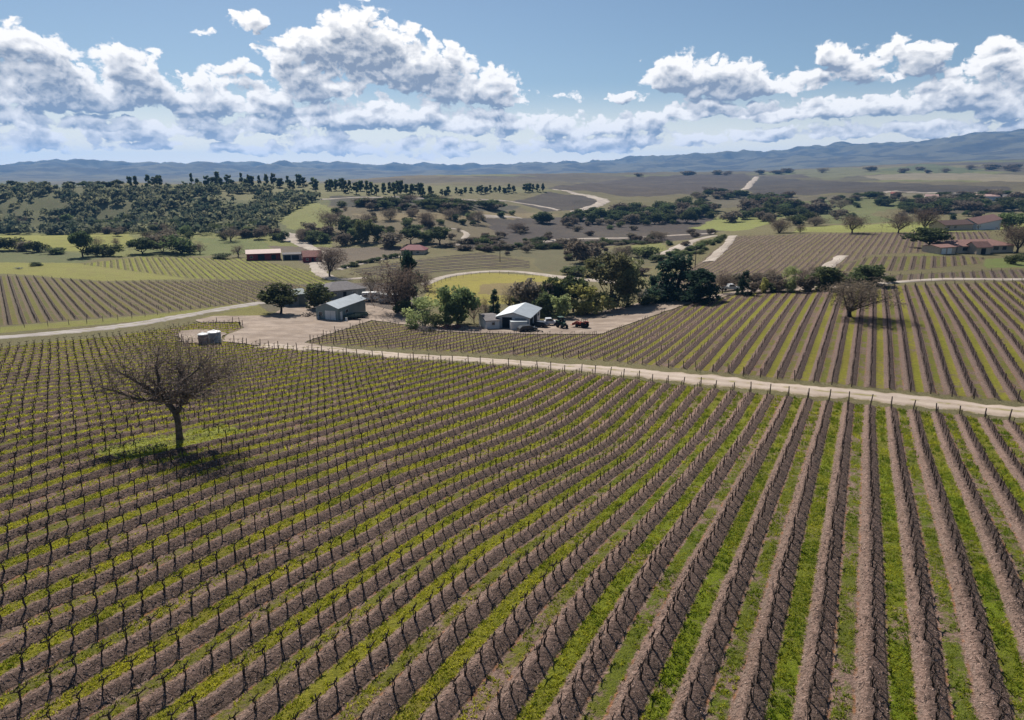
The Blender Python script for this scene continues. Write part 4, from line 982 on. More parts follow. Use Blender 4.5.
# ------------------------------------------------------------------ trees and shrubs, one by one: kind, base pixel, height, width, label
for a in [
 ('densebare', 850, 317, 40, 66, 'broad dense leafless oak standing in the upper vineyard beyond the dirt road'),
 ('round', 281, 314, 28, 31, 'dark round evergreen oak on the gravel yard edge left of the green shed'),
 ('green', 317, 309, 24, 24, 'round green tree right behind the green shed'),
 ('densebare', 396, 313, 52, 66, 'tall spreading leafless oak beside the tall dark conifer, right of the green shed'),
 ('pine', 410, 306, 51, 24, 'tall dark conifer rising behind the spreading leafless oak'),
 ('bare', 425, 290, 20, 20, 'small bare tree at the left edge of the green meadow'),
 ('bare', 372, 295, 24, 24, 'bare brown tree left of the spreading leafless oak'),
 ('round', 405, 316, 14, 18, 'low dark tree in shade under the tall conifer'),
 ('olive', 425, 327, 28, 28, 'olive green bushy tree in front of the meadow, left of the dark green one'),
 ('green', 458, 325, 37, 33, 'large dark green bushy tree in front of the meadow'),
 ('purple', 474, 323, 26, 17, 'purplish budding tree beside the large dark green bush'),
 ('bare', 485, 322, 27, 12, 'thin bare tree close to the left wall of the white barn'),
 ('cone', 494, 318, 27, 10, 'slender green conifer behind the lean-to of the white barn'),
 ('bare', 509, 309, 23, 26, 'bare round tree at the lower edge of the meadow'),
 ('oliveshrub', 448, 327, 11, 10, 'small pale olive shrub in front of the large dark green bush'),
 ('oliveshrub', 438, 328, 13, 12, 'pale shrub between the olive tree and the dark green tree'),
 ('bloom', 424, 334, 10, 9, 'tiny whitish shrub at the vineyard corner below the olive tree'),
 ('greenshrub', 522, 310, 14, 16, 'light green shrub behind the white barn roof'),
 ('dormshrub', 537, 312, 30, 34, 'large purplish grey leafless shrub behind the white barn'),
 ('round', 552, 311, 32, 22, 'dark green tree behind the white pickup'),
 ('green', 545, 316, 22, 18, 'green tree hugging the right side of the barn roof'),
 ('round', 573, 312, 34, 24, 'dark evergreen between the barn and the yellow green willow'),
 ('oliveshrub', 561, 318, 22, 18, 'grey green shrub behind the green tractor'),
 ('willow', 587, 315, 28, 32, 'yellow green willow shading the yard beside the orange tractor'),
 ('greenshrub', 566, 300, 16, 16, 'green shrub at the right corner of the meadow'),
 ('euc', 611, 309, 52, 36, 'tall eucalyptus with drooping olive foliage, left of the pair'),
 ('euc', 628, 307, 46, 26, 'narrower eucalyptus on the right of the tall one'),
 ('bloom', 639, 304, 18, 15, 'pale blossoming tree between eucalyptus and dark pine'),
 ('cone', 651, 299, 22, 16, 'mid green conifer left of the big dark pine'),
 ('shrub', 649, 305, 10, 18, 'low dark shrub at the yard edge below the small conifer'),
 ('pine', 676, 299, 40, 43, 'biggest dark green pine behind the gravel yard'),
 ('pine', 699, 302, 31, 34, 'bluish dark pine on the right of the biggest pine'),
 ('bare', 722, 294, 25, 18, 'grey bare tree between the pines and the lone conifer'),
 ('cone', 744, 295, 23, 14, 'lone dark conical conifer at the end of the gravel yard'),
 ('dormshrub', 754, 293, 10, 9, 'small brown shrub right of the lone conifer'),
 ('willow', 763, 292.5, 14, 8, 'small upright yellow green tree at the vineyard edge'),
 ('shrub', 771, 292, 9, 12, 'low dark shrub right of the small yellow green tree'),
 ('dormshrub', 781, 291.8, 12, 15, 'rounded grey leafless shrub behind the upper vineyard rows'),
 ('olive', 791, 291.6, 24, 14, 'tall dark olive tree between two grey shrubs'),
 ('dormshrub', 806, 291, 14, 15, 'grey leafless shrub right of the tall olive tree'),
 ('green', 825, 290, 22, 25, 'dark green leafy tree left of the broad leafless oak'),
 ('dormshrub', 840, 285, 12, 16, 'brownish brush behind the broad leafless oak'),
 ('green', 868, 286, 20, 28, 'dark green round tree behind the broad leafless oak'),
 ('shrub', 888, 283, 7, 10, 'small dark shrub where the brown vineyard begins'),
 ('densebare', 330, 277, 31, 32, 'leaning leafless oak beside the lane in front of the red roofed house'),
 # left middle distance
 ('round', 83, 257, 24, 17, 'tall dark tree at the left end of a hedge in the green field'),
 ('shrub', 96, 256, 11, 16, 'dark hedge bush next to the tall dark tree'), ('shrub', 110, 256, 11, 20, 'dark hedge bush at the right end of the field hedge'),
 ('bare', 98, 249, 13, 13, 'small bare tree behind the hedge in the green field'), ('bare', 117, 248, 11, 10, 'small open tree behind the right end of the hedge'),
 ('bare', 129, 247, 7, 8, 'tiny bare tree in the yellow green field'), ('round', 143, 254, 15, 22, 'round dark bush left of the purplish thicket'),
 ('dormshrub', 163, 252, 17, 26, 'purplish leafless thicket right of the round dark bush'), ('shrub', 180, 254, 17, 28, 'dark wide thicket left of the grey bare tree'),
 ('bare', 200, 254, 13, 16, 'grey bare tree at the edge of the light green vineyard'), ('bare', 238, 257, 13, 19, 'bare tree left of the long red barn'),
 ('shrub', 222, 258.5, 5, 16, 'low dark shrub left of the long red barn'), ('shrub', 36, 266, 3.5, 11, 'low dark mound of brush in the left meadow'),
 ('shrub', 10, 250, 12, 20, 'dark bush leftmost in the line of bushes on the left field'), ('dormshrub', 24, 251, 9, 14, 'brownish low bush second in the line of bushes on the left field'),
 ('shrub', 38, 252, 10, 15, 'dark bush third in the line of bushes on the left field'), ('shrub', 54, 254, 6, 18, 'low dark bush at the right end of the line of bushes'),
 ('bare', 150, 247, 16, 20, 'bare brown tree above the round dark bush'), ('bare', 170, 240, 15, 20, 'bare tree at the foot of the wooded hill, left'), ('bare', 231, 241, 15, 22, 'bare oak at the foot of the wooded hill, right'),
 ('bare', 262, 236, 10, 14, 'small bare tree left of the wide pale ranch road'), ('shrub', 283, 241, 9, 9, 'dark bush beside the wide pale ranch road'), ('bare', 300, 243, 12, 11, 'bare tree on the edge of the wide pale ranch road'),
 # slope in the centre
 ('green', 354, 243, 14, 14, 'green tree on the slope above the pale lane, left of three'), ('green', 366, 243, 22, 17, 'tall green tree on the slope, middle of three'), ('green', 378, 241, 15, 12, 'green tree on the slope, right of three'),
 ('dormshrub', 391, 247, 14, 22, 'purplish leafless thicket left of the red roofed ranch house'), ('round', 411, 244, 15, 18, 'dark evergreen at the left of the clump above the red roof'),
 ('green', 425, 243, 12, 18, 'green tree in the middle of the clump above the red roof'), ('round', 440, 245, 17, 18, 'dark evergreen at the right of the clump above the red roof'),
 ('densebare', 428, 227, 17, 22, 'bare oak on the dry slope above the clump of evergreens'), ('densebare', 331, 232, 22, 24, 'greyish oak on the hillside above the red barn roof'),
 ('densebare', 366, 226, 14, 18, 'bare oak on the dry slope, left of the others'), ('densebare', 390, 220, 12, 18, 'bare oak on the upper dry slope'), ('densebare', 412, 219, 11, 14, 'small bare oak on the upper dry slope near the pale track'),
 ('densebare', 450, 219, 11, 20, 'spreading bare oak beside the yellow strip of grass'), ('densebare', 478, 224, 15, 16, 'bare oak above the bend of the pale track'), ('shrub', 482, 247, 9, 13, 'dark bush on the brown field right of the bent track'),
 ('densebare', 518, 232, 11, 20, 'dark oak on the brown field left of the valley road'), ('dormshrub', 585, 262, 20, 26, 'reddish brown leafless thicket behind the meadow fence'), ('dormshrub', 565, 247, 8, 16, 'grey leafless brush beside the valley road'),
 ('densebare', 660, 240, 9, 20, 'rounded grey oak on the far valley road'), ('greenshrub', 645, 257, 10, 24, 'wide green shrub left of the broad pale track'), ('shrub', 658, 261, 6, 16, 'dark low shrub below the broad pale track'),
 ('densebare', 622, 258, 13, 26, 'purplish bare tree behind the eucalyptus'),
 # right middle distance
 ('densebare', 779, 233, 15, 22, 'bare oak at the far edge of the brown vineyard, leftmost'), ('densebare', 800, 233, 9, 10, 'tiny bare tree at the far edge of the brown vineyard'), ('densebare', 852, 233, 19, 26, 'bare oak at the far edge of the brown vineyard, left of the large pair'),
 ('densebare', 898, 233, 22, 28, 'large bare oak behind the vineyard, left of the pair'), ('densebare', 924, 231, 24, 27, 'large bare oak behind the vineyard, right of the pair'),
 ('round', 929, 249, 20, 28, 'very dark round tree beside the large red roofed house'), ('densebare', 1017, 253, 31, 36, 'dark bare tree towering right of the large red roofed house'),
 ('green', 1009, 229, 15, 22, 'bright green tree behind the white walled house'), ('cone', 953, 225, 9, 7, 'small conical tree between the far houses'), ('greenshrub', 1011, 264, 9, 11, 'round green shrub on the house lawn, left one'), ('greenshrub', 1021, 261, 7, 9, 'round green shrub on the house lawn, right one'),
 ('densebare', 840, 210, 12, 16, 'bare tree left of the far green pasture'), ('densebare', 815, 226, 10, 22, 'bare tree below the far green pasture'),
]: plant(*a)
plant('shrub', 300, 303, 5, 9, 'low brush between the grey building and the round green tree')
def along(kind, xs, yb, h, w, label, group, jy=1.):
    R_ = random.Random(len(xs)*7+int(xs[0]))
    for x in xs:
        y = np.interp(x, [p[0] for p in yb], [p[1] for p in yb])+R_.uniform(-jy, jy); k = kind if isinstance(kind, str) else R_.choice(kind)
        plant(k, x+R_.uniform(-1, 1), y, h*R_.uniform(.75, 1.2), w*R_.uniform(.7, 1.3), label, group)
ridge = [130,137,149,155,160,192,197,209,214,218,221,227,233,241,246,249,252,259,266,273,280,287,291,293,299,303,314,317,327,329,332,337,341,345,349,356,361,367,372,377,384,390,395,397,401,407,412,417,420,424,431]
along('ridge', ridge, [(130,187),(250,187.5),(300,188.5),(345,191.5),(400,195),(431,196.5)], 11, 4.8, 'dark upright tree in the line along the left ridge top', 'trees in line along the ridge top', 2.2)
along('ridge', [441,446,449,457,462,466,472,478,481,486,491,495,500,505,510,514,525,528,533,537,543], [(440,195.5),(500,193),(543,190.5)], 7, 3.6, 'dark small tree in the line along the right end of the ridge', 'trees in line along the right end of the ridge', 1.2)
along(['ridge', 'round'], [12,18,26,33,44,50,67,72,84,92,98,103,108,113,120], [(10,188.5),(120,187)], 6, 6.5, 'dark tree on the skyline of the far left hill', 'trees on the skyline of the left hill', 1.)
along('greenshrub', [668,672,676,680,684,688,692,696,700,704,708,712,716,720], [(668,256),(690,251),(720,241)], 4.5, 7, 'low green shrub in the hedged rows beside the broad pale track', 'hedge shrubs beside the broad pale track', 1.5)
along('greenshrub', [676,682,688,694,700,706,712,718,724], [(676,258),(700,253),(724,239)], 4, 6, 'low green shrub in the lower hedged row beside the broad pale track', 'hedge shrubs in the lower row beside the track', 1.)
along('shrub', [345,350,355,360,366,372,378,385,391,397], [(345,268),(370,262.5),(397,257.5)], 4, 7, 'dark garden shrub along the lane to the red roofed house', 'garden shrubs along the lane', 1.)
def fill(kinds, poly, n_, h, w, label, group, seed):
    R_ = random.Random(seed); xs, ys = [p[0] for p in poly], [p[1] for p in poly]; c = 0
    while c < n_:
        x, y = R_.uniform(min(xs), max(xs)), R_.uniform(min(ys), max(ys))
        if inpoly(np.array([x]), np.array([y]), np.array(poly))[0]:
            s = R_.uniform(.7, 1.25); plant((lambda q: 'dormshrub' if q == 'densebare' and R_.random() < .75 else q)(R_.choice(kinds)), x, y, h*s, w*s*R_.uniform(.85, 1.2), label, group); c += 1
fill(['round', 'densebare', 'shrub', 'round'], [(520,222),(560,220),(606,216),(640,208),(690,204),(714,210),(712,222),(640,225),(560,226)], 70, 9, 11, 'tree in the dark wooded creek bank across the valley', 'trees on the wooded creek bank', 3)
fill(['densebare', 'densebare', 'round', 'shrub'], [(716,212),(760,205),(830,212),(850,222),(800,226),(730,222)], 34, 9, 13, 'oak on the shaded slope below the far pastures', 'oaks on the shaded slope below the pastures', 4)
fill(['densebare', 'shrub', 'round'], [(908,204),(1030,201),(1030,212),(905,214)], 34, 9, 16, 'dark tree in the thicket below the far farm buildings', 'trees in the thicket below the far farm', 5)
fill(['densebare', 'round'], [(690,193),(860,198),(1030,196),(1030,199),(880,201),(800,200),(690,199)], 42, 5.5, 10, 'small distant tree along the far valley farms', 'distant trees along the valley farms', 6)
fill(['shrub', 'dormshrub', 'densebare'], [(440,246),(500,238),(560,243),(560,249),(500,251),(440,251)], 24, 5, 11, 'dark low shrub on the bank behind the striped vineyard', 'shrubs on the bank behind the striped vineyard', 8)
fill(['dormshrub', 'bare'], [(700,284),(760,276),(840,275),(845,284),(790,289),(740,289)], 26, 9, 15, 'grey brown leafless brush behind the yard conifers', 'leafless brush behind the yard', 9)
fill(['densebare', 'shrub'], [(300,232),(345,232),(345,246),(318,246),(300,240)], 9, 11, 14, 'tree on the green hillside above the red barn', 'trees on the hillside above the red barn', 10)
fill(['shrub', 'dormshrub', 'greenshrub'], [(545,276),(600,270),(640,274),(640,281),(600,279),(560,276)], 16, 7, 14, 'shrub along the pale track behind the eucalyptus trees', 'shrubs along the track behind the eucalyptus', 12)
fill(['round', 'shrub', 'densebare'], [(340,205),(420,201),(515,208),(500,212),(400,210)], 30, 7, 14, 'dark tree in the belt of woods below the ridge line', 'trees in the belt below the ridge', 13)
fill(['densebare'], [(545,178),(760,172),(1024,168),(1024,172),(760,175)], 22, 4, 9, 'tiny far tree on the crest of the brown hills', 'far trees on the crest of the brown hills', 14)
along(['shrub','dormshrub'], list(range(482,562,5)), [(480,250),(562,248)], 5, 9, 'dark bush in the long hedge behind the striped vineyard', 'bushes of the long hedge behind the striped vineyard', 1.)
along(['dormshrub','shrub'], list(range(565,660,6)), [(560,246.5),(660,243)], 4, 9, 'grey bush along the near side of the valley road', 'bushes along the valley road', 1.)
fill(['shrub', 'dormshrub', 'greenshrub', 'densebare', 'dormshrub'], [(430,236),(480,226),(560,222),(700,224),(720,232),(690,246),(600,262),(540,262),(470,250)], 55, 5, 7, 'small shrub dotted over the valley floor between the bare fields', 'small shrubs dotted over the valley floor', 21)
fill(['shrub', 'densebare', 'greenshrub', 'round'], [(330,200),(440,200),(520,212),(470,232),(430,240),(345,240)], 55, 6, 7.5, 'small tree dotted over the dry slope left of centre', 'small trees dotted over the dry slope', 22)
fill(['densebare', 'shrub', 'greenshrub'], [(-5,222),(140,224),(280,228),(280,240),(140,240),(-5,233)], 46, 8, 9, 'small oak along the foot of the wooded left hill', 'oaks along the foot of the wooded hill', 23)
fill(['shrub', 'densebare', 'round'], [(760,200),(900,196),(1030,203),(1030,222),(905,218),(800,222)], 46, 5, 7, 'small tree along the pasture edges of the right valley', 'small trees along the right valley pastures', 24)
for L in PROTO.values():
    for e_, _, _ in L:
        for c_ in list(e_.children): bpy.data.objects.remove(c_)
        bpy.data.objects.remove(e_)
# the wooded hillside at the left reads as one mass
def woods():
    poly = [(-260,190),(0,190),(60,189.5),(170,190),(262,190.5),(290,194),(318,199),(285,216),(270,234),(250,236),(120,235),(-20,235),(-260,236)]
    pl = plan(poly)[:, :2]; x0, y0 = pl.min(0); x1, y1 = pl.max(0); rng = np.random.default_rng(77)
    x, y = rng.uniform(x0, x1, 40000), rng.uniform(y0, y1, 40000); m = inpoly(x, y, pl); x, y = x[m], y[m]
    k = fbm(x/70, y/70, 3)+.35*fbm(x/22, y/22, 2) > -.40+.27*sst(-.2, .2, noise2(x/130, y/130)); x, y = x[k], y[k]
    for cp_ in ([(148,224),(200,196),(214,192),(220,194),(178,212),(160,226)], [(232,206),(252,196),(262,195),(246,206)], [(88,216),(112,206),(122,208),(100,222)], [(20,222),(70,216),(72,224),(24,228)]):
        k = ~inpoly(x, y, plan(cp_)[:, :2]); x, y = x[k], y[k]
    sel = rng.permutation(len(x))[:7000]; x, y = x[sel], y[sel]; z = height(x, y); V, T = [], []
    for i in range(len(x)):
        h = rng.uniform(3.5, 9.5); w = h*rng.uniform(.4, .62); n_ = 42; d = rng.normal(size=(n_, 3)); d /= np.linalg.norm(d, axis=1)[:, None]
        d[:, 2] = np.abs(d[:, 2])*1.0-.25; c = d*(rng.random(n_)**.4)[:, None]*np.array([w, w, h*.62])+np.array([x[i], y[i], z[i]+h*.36])
        v, f = quads(c, w*.34, rng, slim=.7); V.append(v); T.append(np.clip(np.repeat(rng.uniform(.0, 1)*.8+rng.normal(0, .12, n_), 4), 0, 1))
    V = np.concatenate(V); o = mesh_np('woods', V, [np.arange(len(V)).reshape(-1, 4)], M_WOODS); pattr(o, 'tint', np.concatenate(T)); print('woods', len(x))
    tag(o, 'dense dark oak woods covering the hillside at the left', 'woods', kind='stuff')
M_WOODS = leafmat('woods_leaves', S(64,78,64), S(144,140,110), .5)
woods()

# ------------------------------------------------------------------ buildings
def corrug(name, c, sc=18., rough=.45, metal=.25):
    t = NT(name); w = t.n('ShaderNodeTexWave'); w.inputs['Scale'].default_value = sc/6.28; t.put(w.inputs['Vector'], t.obj()); f = t.noise(.6, 4)
    t.col(t.mix(t.ss(f, .3, .7, 0., .35), S(*c), S(*[k*.78 for k in c]))); t.b.inputs['Roughness'].default_value = rough; t.b.inputs['Metallic'].default_value = metal
    t.bump(w.outputs['Fac'], .25, .03); return t.m
M_GREENW = corrug('green_steel_wall', (136,154,156)); M_ROOFL = corrug('pale_steel_roof', (184,190,194), 14.); M_WHITEW = simple('white_boards', S(226,224,220), .06, 1.5, .7)
M_DARK = simple('dark_opening', S(38,38,40), .2, 2., .9); M_DOORW = simple('white_door', S(232,232,228), .05, 2., .6); M_RED = simple('red_boards', S(140,52,48), .18, 1.2, .8)  # flat dark tone; on open bays it stands in for interior shade
M_ROOFR = simple('red_roof', S(160,100,88), .15, 1.2, .8); M_ROOFP = simple('pale_pink_roof', S(190,156,146), .08, .8, .7); M_GREYR = simple('grey_shingle_roof', S(118,112,112), .18, 1.5, .9)
M_GREYW = simple('grey_wall', S(150,152,150), .12, 1.5, .85); M_TAN = simple('tan_stucco', S(196,180,160), .08, 1.2, .9); M_GLASS = simple('window_glass', S(52,60,66), .2, 1., .15, spec=.6)
M_GREENB = corrug('grey_green_steel', (118,132,132), 12.); M_GREENR = corrug('dull_green_roof', (118,132,130), 12., .7, .0); M_TRIM = simple('trim', S(206,206,202), .05, 2., .7)
def frame_of(B, C, A=None, W_=None):
    """origin B, x along B>C; y away to the side of A"""
    B, C = P(*B), P(*C); u = Vector((C.x-B.x, C.y-B.y, 0)); L = u.length; rz = math.atan2(u.y, u.x); wd = W_
    if A is not None:
        A = P(*A); v = Vector((A.x-B.x, A.y-B.y, 0)); wd = abs(-math.sin(rz)*v.x+math.cos(rz)*v.y)
    return B, rz, L, wd
def building(name, B, C, depth, hw, hr, wall, roof, label, cat, over=.4, doors=(), wins=(), L=None, hip=0, sink=.6):
    o, rz, l, _ = frame_of(B, C); L = L or l; Wd = depth
    z0 = min(h1(o.x+x*math.cos(rz)-y*math.sin(rz), o.y+x*math.sin(rz)+y*math.cos(rz)) for x in (0, L) for y in (0, Wd))
    zt = max(h1(o.x+x*math.cos(rz)-y*math.sin(rz), o.y+x*math.sin(rz)+y*math.cos(rz)) for x in (0, L) for y in (0, Wd))
    e = empty(name, (o.x, o.y, o.z), rz); tag(e, label, cat)
    wb = z0-o.z-.3
    MB().prism([(0, wb), (0, hw), (Wd/2, hr), (Wd, hw), (Wd, wb)], 'x', 0, L).build('wall', wall, e) if not hip else MB().box((L/2, Wd/2, (hw+wb)/2), (L, Wd, hw-wb)).build('wall', wall, e)
    r = MB(); t_ = .14; s = (hr-hw)/(Wd/2); ov = over
    if hip:
        a = [(-ov, -ov, hw-.02), (L+ov, -ov, hw-.02), (L+ov, Wd+ov, hw-.02), (-ov, Wd+ov, hw-.02)]; b_ = [(hip, Wd/2, hr), (L-hip, Wd/2, hr)]
        v = a+b_+[(x, y, z-t_) for x, y, z in a]; r.add(v, [(0,1,5,4), (1,2,5), (2,3,4,5), (3,0,4), (0,6,7,1), (1,7,8,2), (2,8,9,3), (3,9,6,0), (6,9,8,7)])
    else:
        pr = [(-ov, hw-ov*s+.03), (Wd/2, hr+.03), (Wd+ov, hw-ov*s+.03), (Wd+ov, hw-ov*s+.03+t_), (Wd/2, hr+.03+t_), (-ov, hw-ov*s+.03+t_)]; r.prism(pr, 'x', -ov, L+ov)
    r.build('roof', roof, e)
    for face, a, b_, zb, zt_, mat, nm in [(*d, 'door') for d in doors]+[(*d, 'window') for d in wins]:
        zg = zb if nm == 'window' or zb else 0.
        if face == 'front': c, sz = ((a+b_)/2, -.03, (zg+zt_)/2), (b_-a, .1, zt_-zg)
        elif face == 'back': c, sz = ((a+b_)/2, Wd+.03, (zg+zt_)/2), (b_-a, .1, zt_-zg)
        elif face == 'left': c, sz = (-.03, (a+b_)/2, (zg+zt_)/2), (.1, b_-a, zt_-zg)
        else: c, sz = (L+.03, (a+b_)/2, (zg+zt_)/2), (.1, b_-a, zt_-zg)
        d_ = MB().box(c, sz).build(nm, mat, e)
        if nm == 'window':
            m = MB(); w2 = .08
            if face in ('front', 'back'):
                yy = c[1]+(-.03 if face == 'front' else .03)
                for xx in (a, b_): m.box((xx, yy, c[2]), (w2, .12, sz[2]+w2))
                for zz in (zg, zt_): m.box((c[0], yy, zz), (b_-a-w2, .116, w2))
            else:
                xx = c[0]+(-.03 if face == 'left' else .03)
                for yy in (a, b_): m.box((xx, yy, c[2]), (.12, w2, sz[2]+w2))
                for zz in (zg, zt_): m.box((xx, c[1], zz), (.116, b_-a-w2, w2))
            m.build('frame', M_TRIM, d_)
    return e, L
GS, L_ = building('shed', (338.5,321), (366,314.5), 6.2, 3.1, 4.3, M_GREENW, M_ROOFL, 'grey green metal shed with pale roof and white double doors', 'shed', .3,
    doors=[('left', .7, 2.1, 0, 2.5, M_DOORW), ('left', 2.2, 3.6, 0, 2.5, M_DOORW), ('front', 1., 2., 0, 2.1, M_DOORW)], wins=[('left', 4.4, 5.4, 1.1, 2.1, M_GLASS), ('front', 3.6, 5.0, 1.3, 2.2, M_GLASS)])
building('barn', (529,329), (543,319.5), 7.8, 2.7, 3.8, M_WHITEW, M_ROOFL, 'white walled barn with pale metal roof and open dark bay', 'barn', .5,
    L=13, doors=[('left', 4.2, 6.6, 0, 2.6, M_DARK), ('left', .6, 3.4, 0, 2.5, M_GREYW), ('front', 1, 4, 0, 2.4, M_DARK), ('front', 5.5, 9, 0, 2.4, M_DARK)], wins=[('front', 10, 11.2, 1.2, 2.2, M_GLASS)])  # dark panels on the wall paint the shade inside the open bay
building('lean_to', (486,329.5), (499.5,329), 9, 2.0, 2.6, M_WHITEW, M_GREYR, 'white low lean-to shed with small window against the left of the barn', 'shed', .2, wins=[('front', 1.4, 2.2, 1., 1.7, M_GLASS)])
building('storage_box', (511,330.5), (527,330), 2.4, 1.9, 1.95, M_WHITEW, M_ROOFL, 'white storage container in front of the barn opening', 'container', .05, doors=[('right', .3, 2.1, 0, 1.7, M_GREYW)])
building('metal_building', (289,307), (308,306), 7, 3.2, 4.2, M_GREENB, M_GREENR, 'grey green metal building half hidden between the dark oak and green tree', 'building', .3, doors=[('front', 1., 3., 0, 2.6, M_GREYW)])
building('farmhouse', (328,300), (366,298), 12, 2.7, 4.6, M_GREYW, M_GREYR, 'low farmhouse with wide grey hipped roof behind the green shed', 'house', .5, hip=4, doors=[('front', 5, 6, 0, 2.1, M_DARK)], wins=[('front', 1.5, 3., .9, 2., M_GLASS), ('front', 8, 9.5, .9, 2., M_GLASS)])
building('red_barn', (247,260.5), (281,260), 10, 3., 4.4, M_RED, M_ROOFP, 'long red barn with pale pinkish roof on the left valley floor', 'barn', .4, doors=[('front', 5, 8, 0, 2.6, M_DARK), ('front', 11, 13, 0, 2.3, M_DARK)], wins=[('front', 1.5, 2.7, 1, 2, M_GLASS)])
building('open_shed', (283,260.2), (302,260), 6, 2.6, 3.2, M_GREYW, M_GREYR, 'grey open fronted shed between the red barn and the red roofed house', 'shed', .3, doors=[('front', .6, 3.6, 0, 2.2, M_DARK), ('front', 4.2, 7.4, 0, 2.2, M_DARK)])  # dark panels paint the unlit inside of the open front
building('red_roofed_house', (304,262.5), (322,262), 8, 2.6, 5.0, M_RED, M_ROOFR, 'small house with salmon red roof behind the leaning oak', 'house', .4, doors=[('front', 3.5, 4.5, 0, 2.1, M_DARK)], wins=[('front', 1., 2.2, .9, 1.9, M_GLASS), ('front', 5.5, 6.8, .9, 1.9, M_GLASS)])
building('ranch_house', (401,255), (424,254.5), 9, 2.6, 4.8, M_TAN, simple('dusky_red_roof', S(142,78,82), .15, 1.2, .8), 'low house with dusky red roof above the tall dark conifer', 'house', .5, hip=3, doors=[('front', 5, 6, 0, 2.1, M_DARK)], wins=[('front', 1.5, 3, .9, 2, M_GLASS), ('front', 8, 9.5, .9, 2, M_GLASS)])
M_TILE = simple('brown_red_tile_roof', S(148,112,102), .14, 1., .85)
building('large_house', (957,253), (1013,252), 12, 2.5, 4.3, M_TAN, M_TILE, 'large low house with long brownish red tile roof at the right', 'house', .8, hip=5, doors=[('front', 11.5, 12.7, 0, 2.2, M_DARK)], wins=[('front', 2, 4.6, .7, 2.1, M_GLASS), ('front', 6.5, 9, .7, 2.1, M_GLASS), ('front', 15.5, 18, .7, 2.1, M_GLASS), ('front', 19.5, 21.5, .7, 2.1, M_GLASS)])
building('porch_wing', (976,254.5), (990,254.3), 5, 2.7, 4.3, M_TAN, M_TILE, 'gabled entry wing on the front of the large tile roofed house', 'house wing', .5, doors=[('front', 2., 4., 0, 2.2, M_DARK)])
building('garage', (939,254.3), (955,254), 7, 2.3, 3.0, M_TAN, M_TILE, 'low tan garage left of the large tile roofed house', 'garage', .3, doors=[('front', 1, 3.2, 0, 2.0, M_DOORW), ('front', 4, 6.2, 0, 2.0, M_DOORW)])
building('white_house', (976,230), (1000,229.5), 9, 3., 5.4, M_WHITEW, M_TILE, 'white walled house with brownish grey roof behind the big house', 'house', .5, doors=[('front', 4, 5, 0, 2.1, M_DARK)], wins=[('front', 1, 2.5, .9, 2, M_GLASS), ('front', 7, 8.5, .9, 2, M_GLASS)])
building('brown_roofed_house', (944,230.5), (972,230), 8, 2.6, 4.4, M_TAN, simple('brown_roof', S(112,88,80), .15, 1., .85), 'long brown roofed house left of the white walled house', 'house', .5, wins=[('front', 2, 4, .9, 2, M_GLASS), ('front', 7, 9, .9, 2, M_GLASS)])
for B, C, dep, w_, r_, lab in [((977,200.5),(1000,200.4),14,M_WHITEW,M_ROOFP,'long pale roofed farm building farthest right cluster, left one'), ((1003,200.8),(1013,200.7),12,M_WHITEW,M_GREYR,'pale farm building right of the long pale roofed one'), ((1015,201),(1026,201),12,M_WHITEW,M_ROOFL,'bright pale farm building at the right edge of the far cluster'),
        ((951,199.8),(960,199.8),9,M_TAN,M_GREYR,'small tan far building left of the long pale roofed one'), ((925,200.5),(938,200.4),9,M_WHITEW,M_ROOFP,'low white far building behind the thicket'), ((890,197.5),(896,197.4),8,M_TAN,M_ROOFR,'tiny tan far house beside the far green pasture'),
        ((757,205.5),(763,205.4),9,M_WHITEW,M_ROOFL,'tiny white far house among the oaks below the straight hill road')]:
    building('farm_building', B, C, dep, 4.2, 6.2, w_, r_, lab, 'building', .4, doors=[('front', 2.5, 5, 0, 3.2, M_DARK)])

# ------------------------------------------------------------------ tanks, vehicles, yard things
M_TYRE = simple('tyre_rubber', S(34,33,33), .2, 4., .9); M_RIM = simple('rim_metal', S(150,150,150), .1, 3., .4, .6)
M_TANKW = simple('tank_lid_white', S(236,236,234), .04, 2., .5); M_TANKB = simple('tank_blue_grey', S(142,156,168), .12, 1.5, .5); M_TANKP = simple('tank_pinkish_grey', S(150,132,126), .12, 1.5, .7)
def tank(px, py, r, h, mat, label, bands):
    e = empty('water_tank', P(px, py)+Vector((0, 0, .1))); tag(e, label, 'water tank')
    b = MB(); b.lathe([(r, -.2), (r, h)], n=32).build('tank_shell', mat, e, smooth=False)
    MB().lathe([(r+.05, h), (r+.05, h+.07), (r*.9, h+.16), (r*.25, h+.34), (r*.25, h+.42), (.01, h+.43)], n=32).build('lid', M_TANKW, e)
    for z in bands: MB().lathe([(r+.005, z-.04), (r+.035, z-.03), (r+.035, z+.03), (r+.005, z+.04)], n=32).build('band', M_GREYW, e)
    MB().tube([(r*.8, -r*.7, .15), (r*.95, -r*.95, .15), (r*.95, -r*.95, -.1)], .05, 8).build('outlet_pipe', M_STAKE, e)
    return e
tank(215, 343, 1.2, 2.05, M_TANKB, 'large round blue grey water tank with white lid', (.5, 1.0, 1.55)); tank(204, 344.5, .9, 1.85, M_TANKP, 'small round pinkish grey water tank with white lid', (.6, 1.3))
def wheel(e, x, y, r, w, name='wheel'):
    t_ = MB().lathe([(r*.55, y-w/2), (r*.93, y-w/2), (r, y-w*.3), (r, y+w*.3), (r*.93, y+w/2), (r*.55, y+w/2)], (x, 0, r), 18, 'y').build(name, M_TYRE, e)
    MB().lathe([(.05, y-w*.42), (r*.56, y-w*.36), (r*.56, y+w*.36), (.05, y+w*.42)], (x, 0, r), 14, 'y').build('rim', M_RIM, t_); return t_
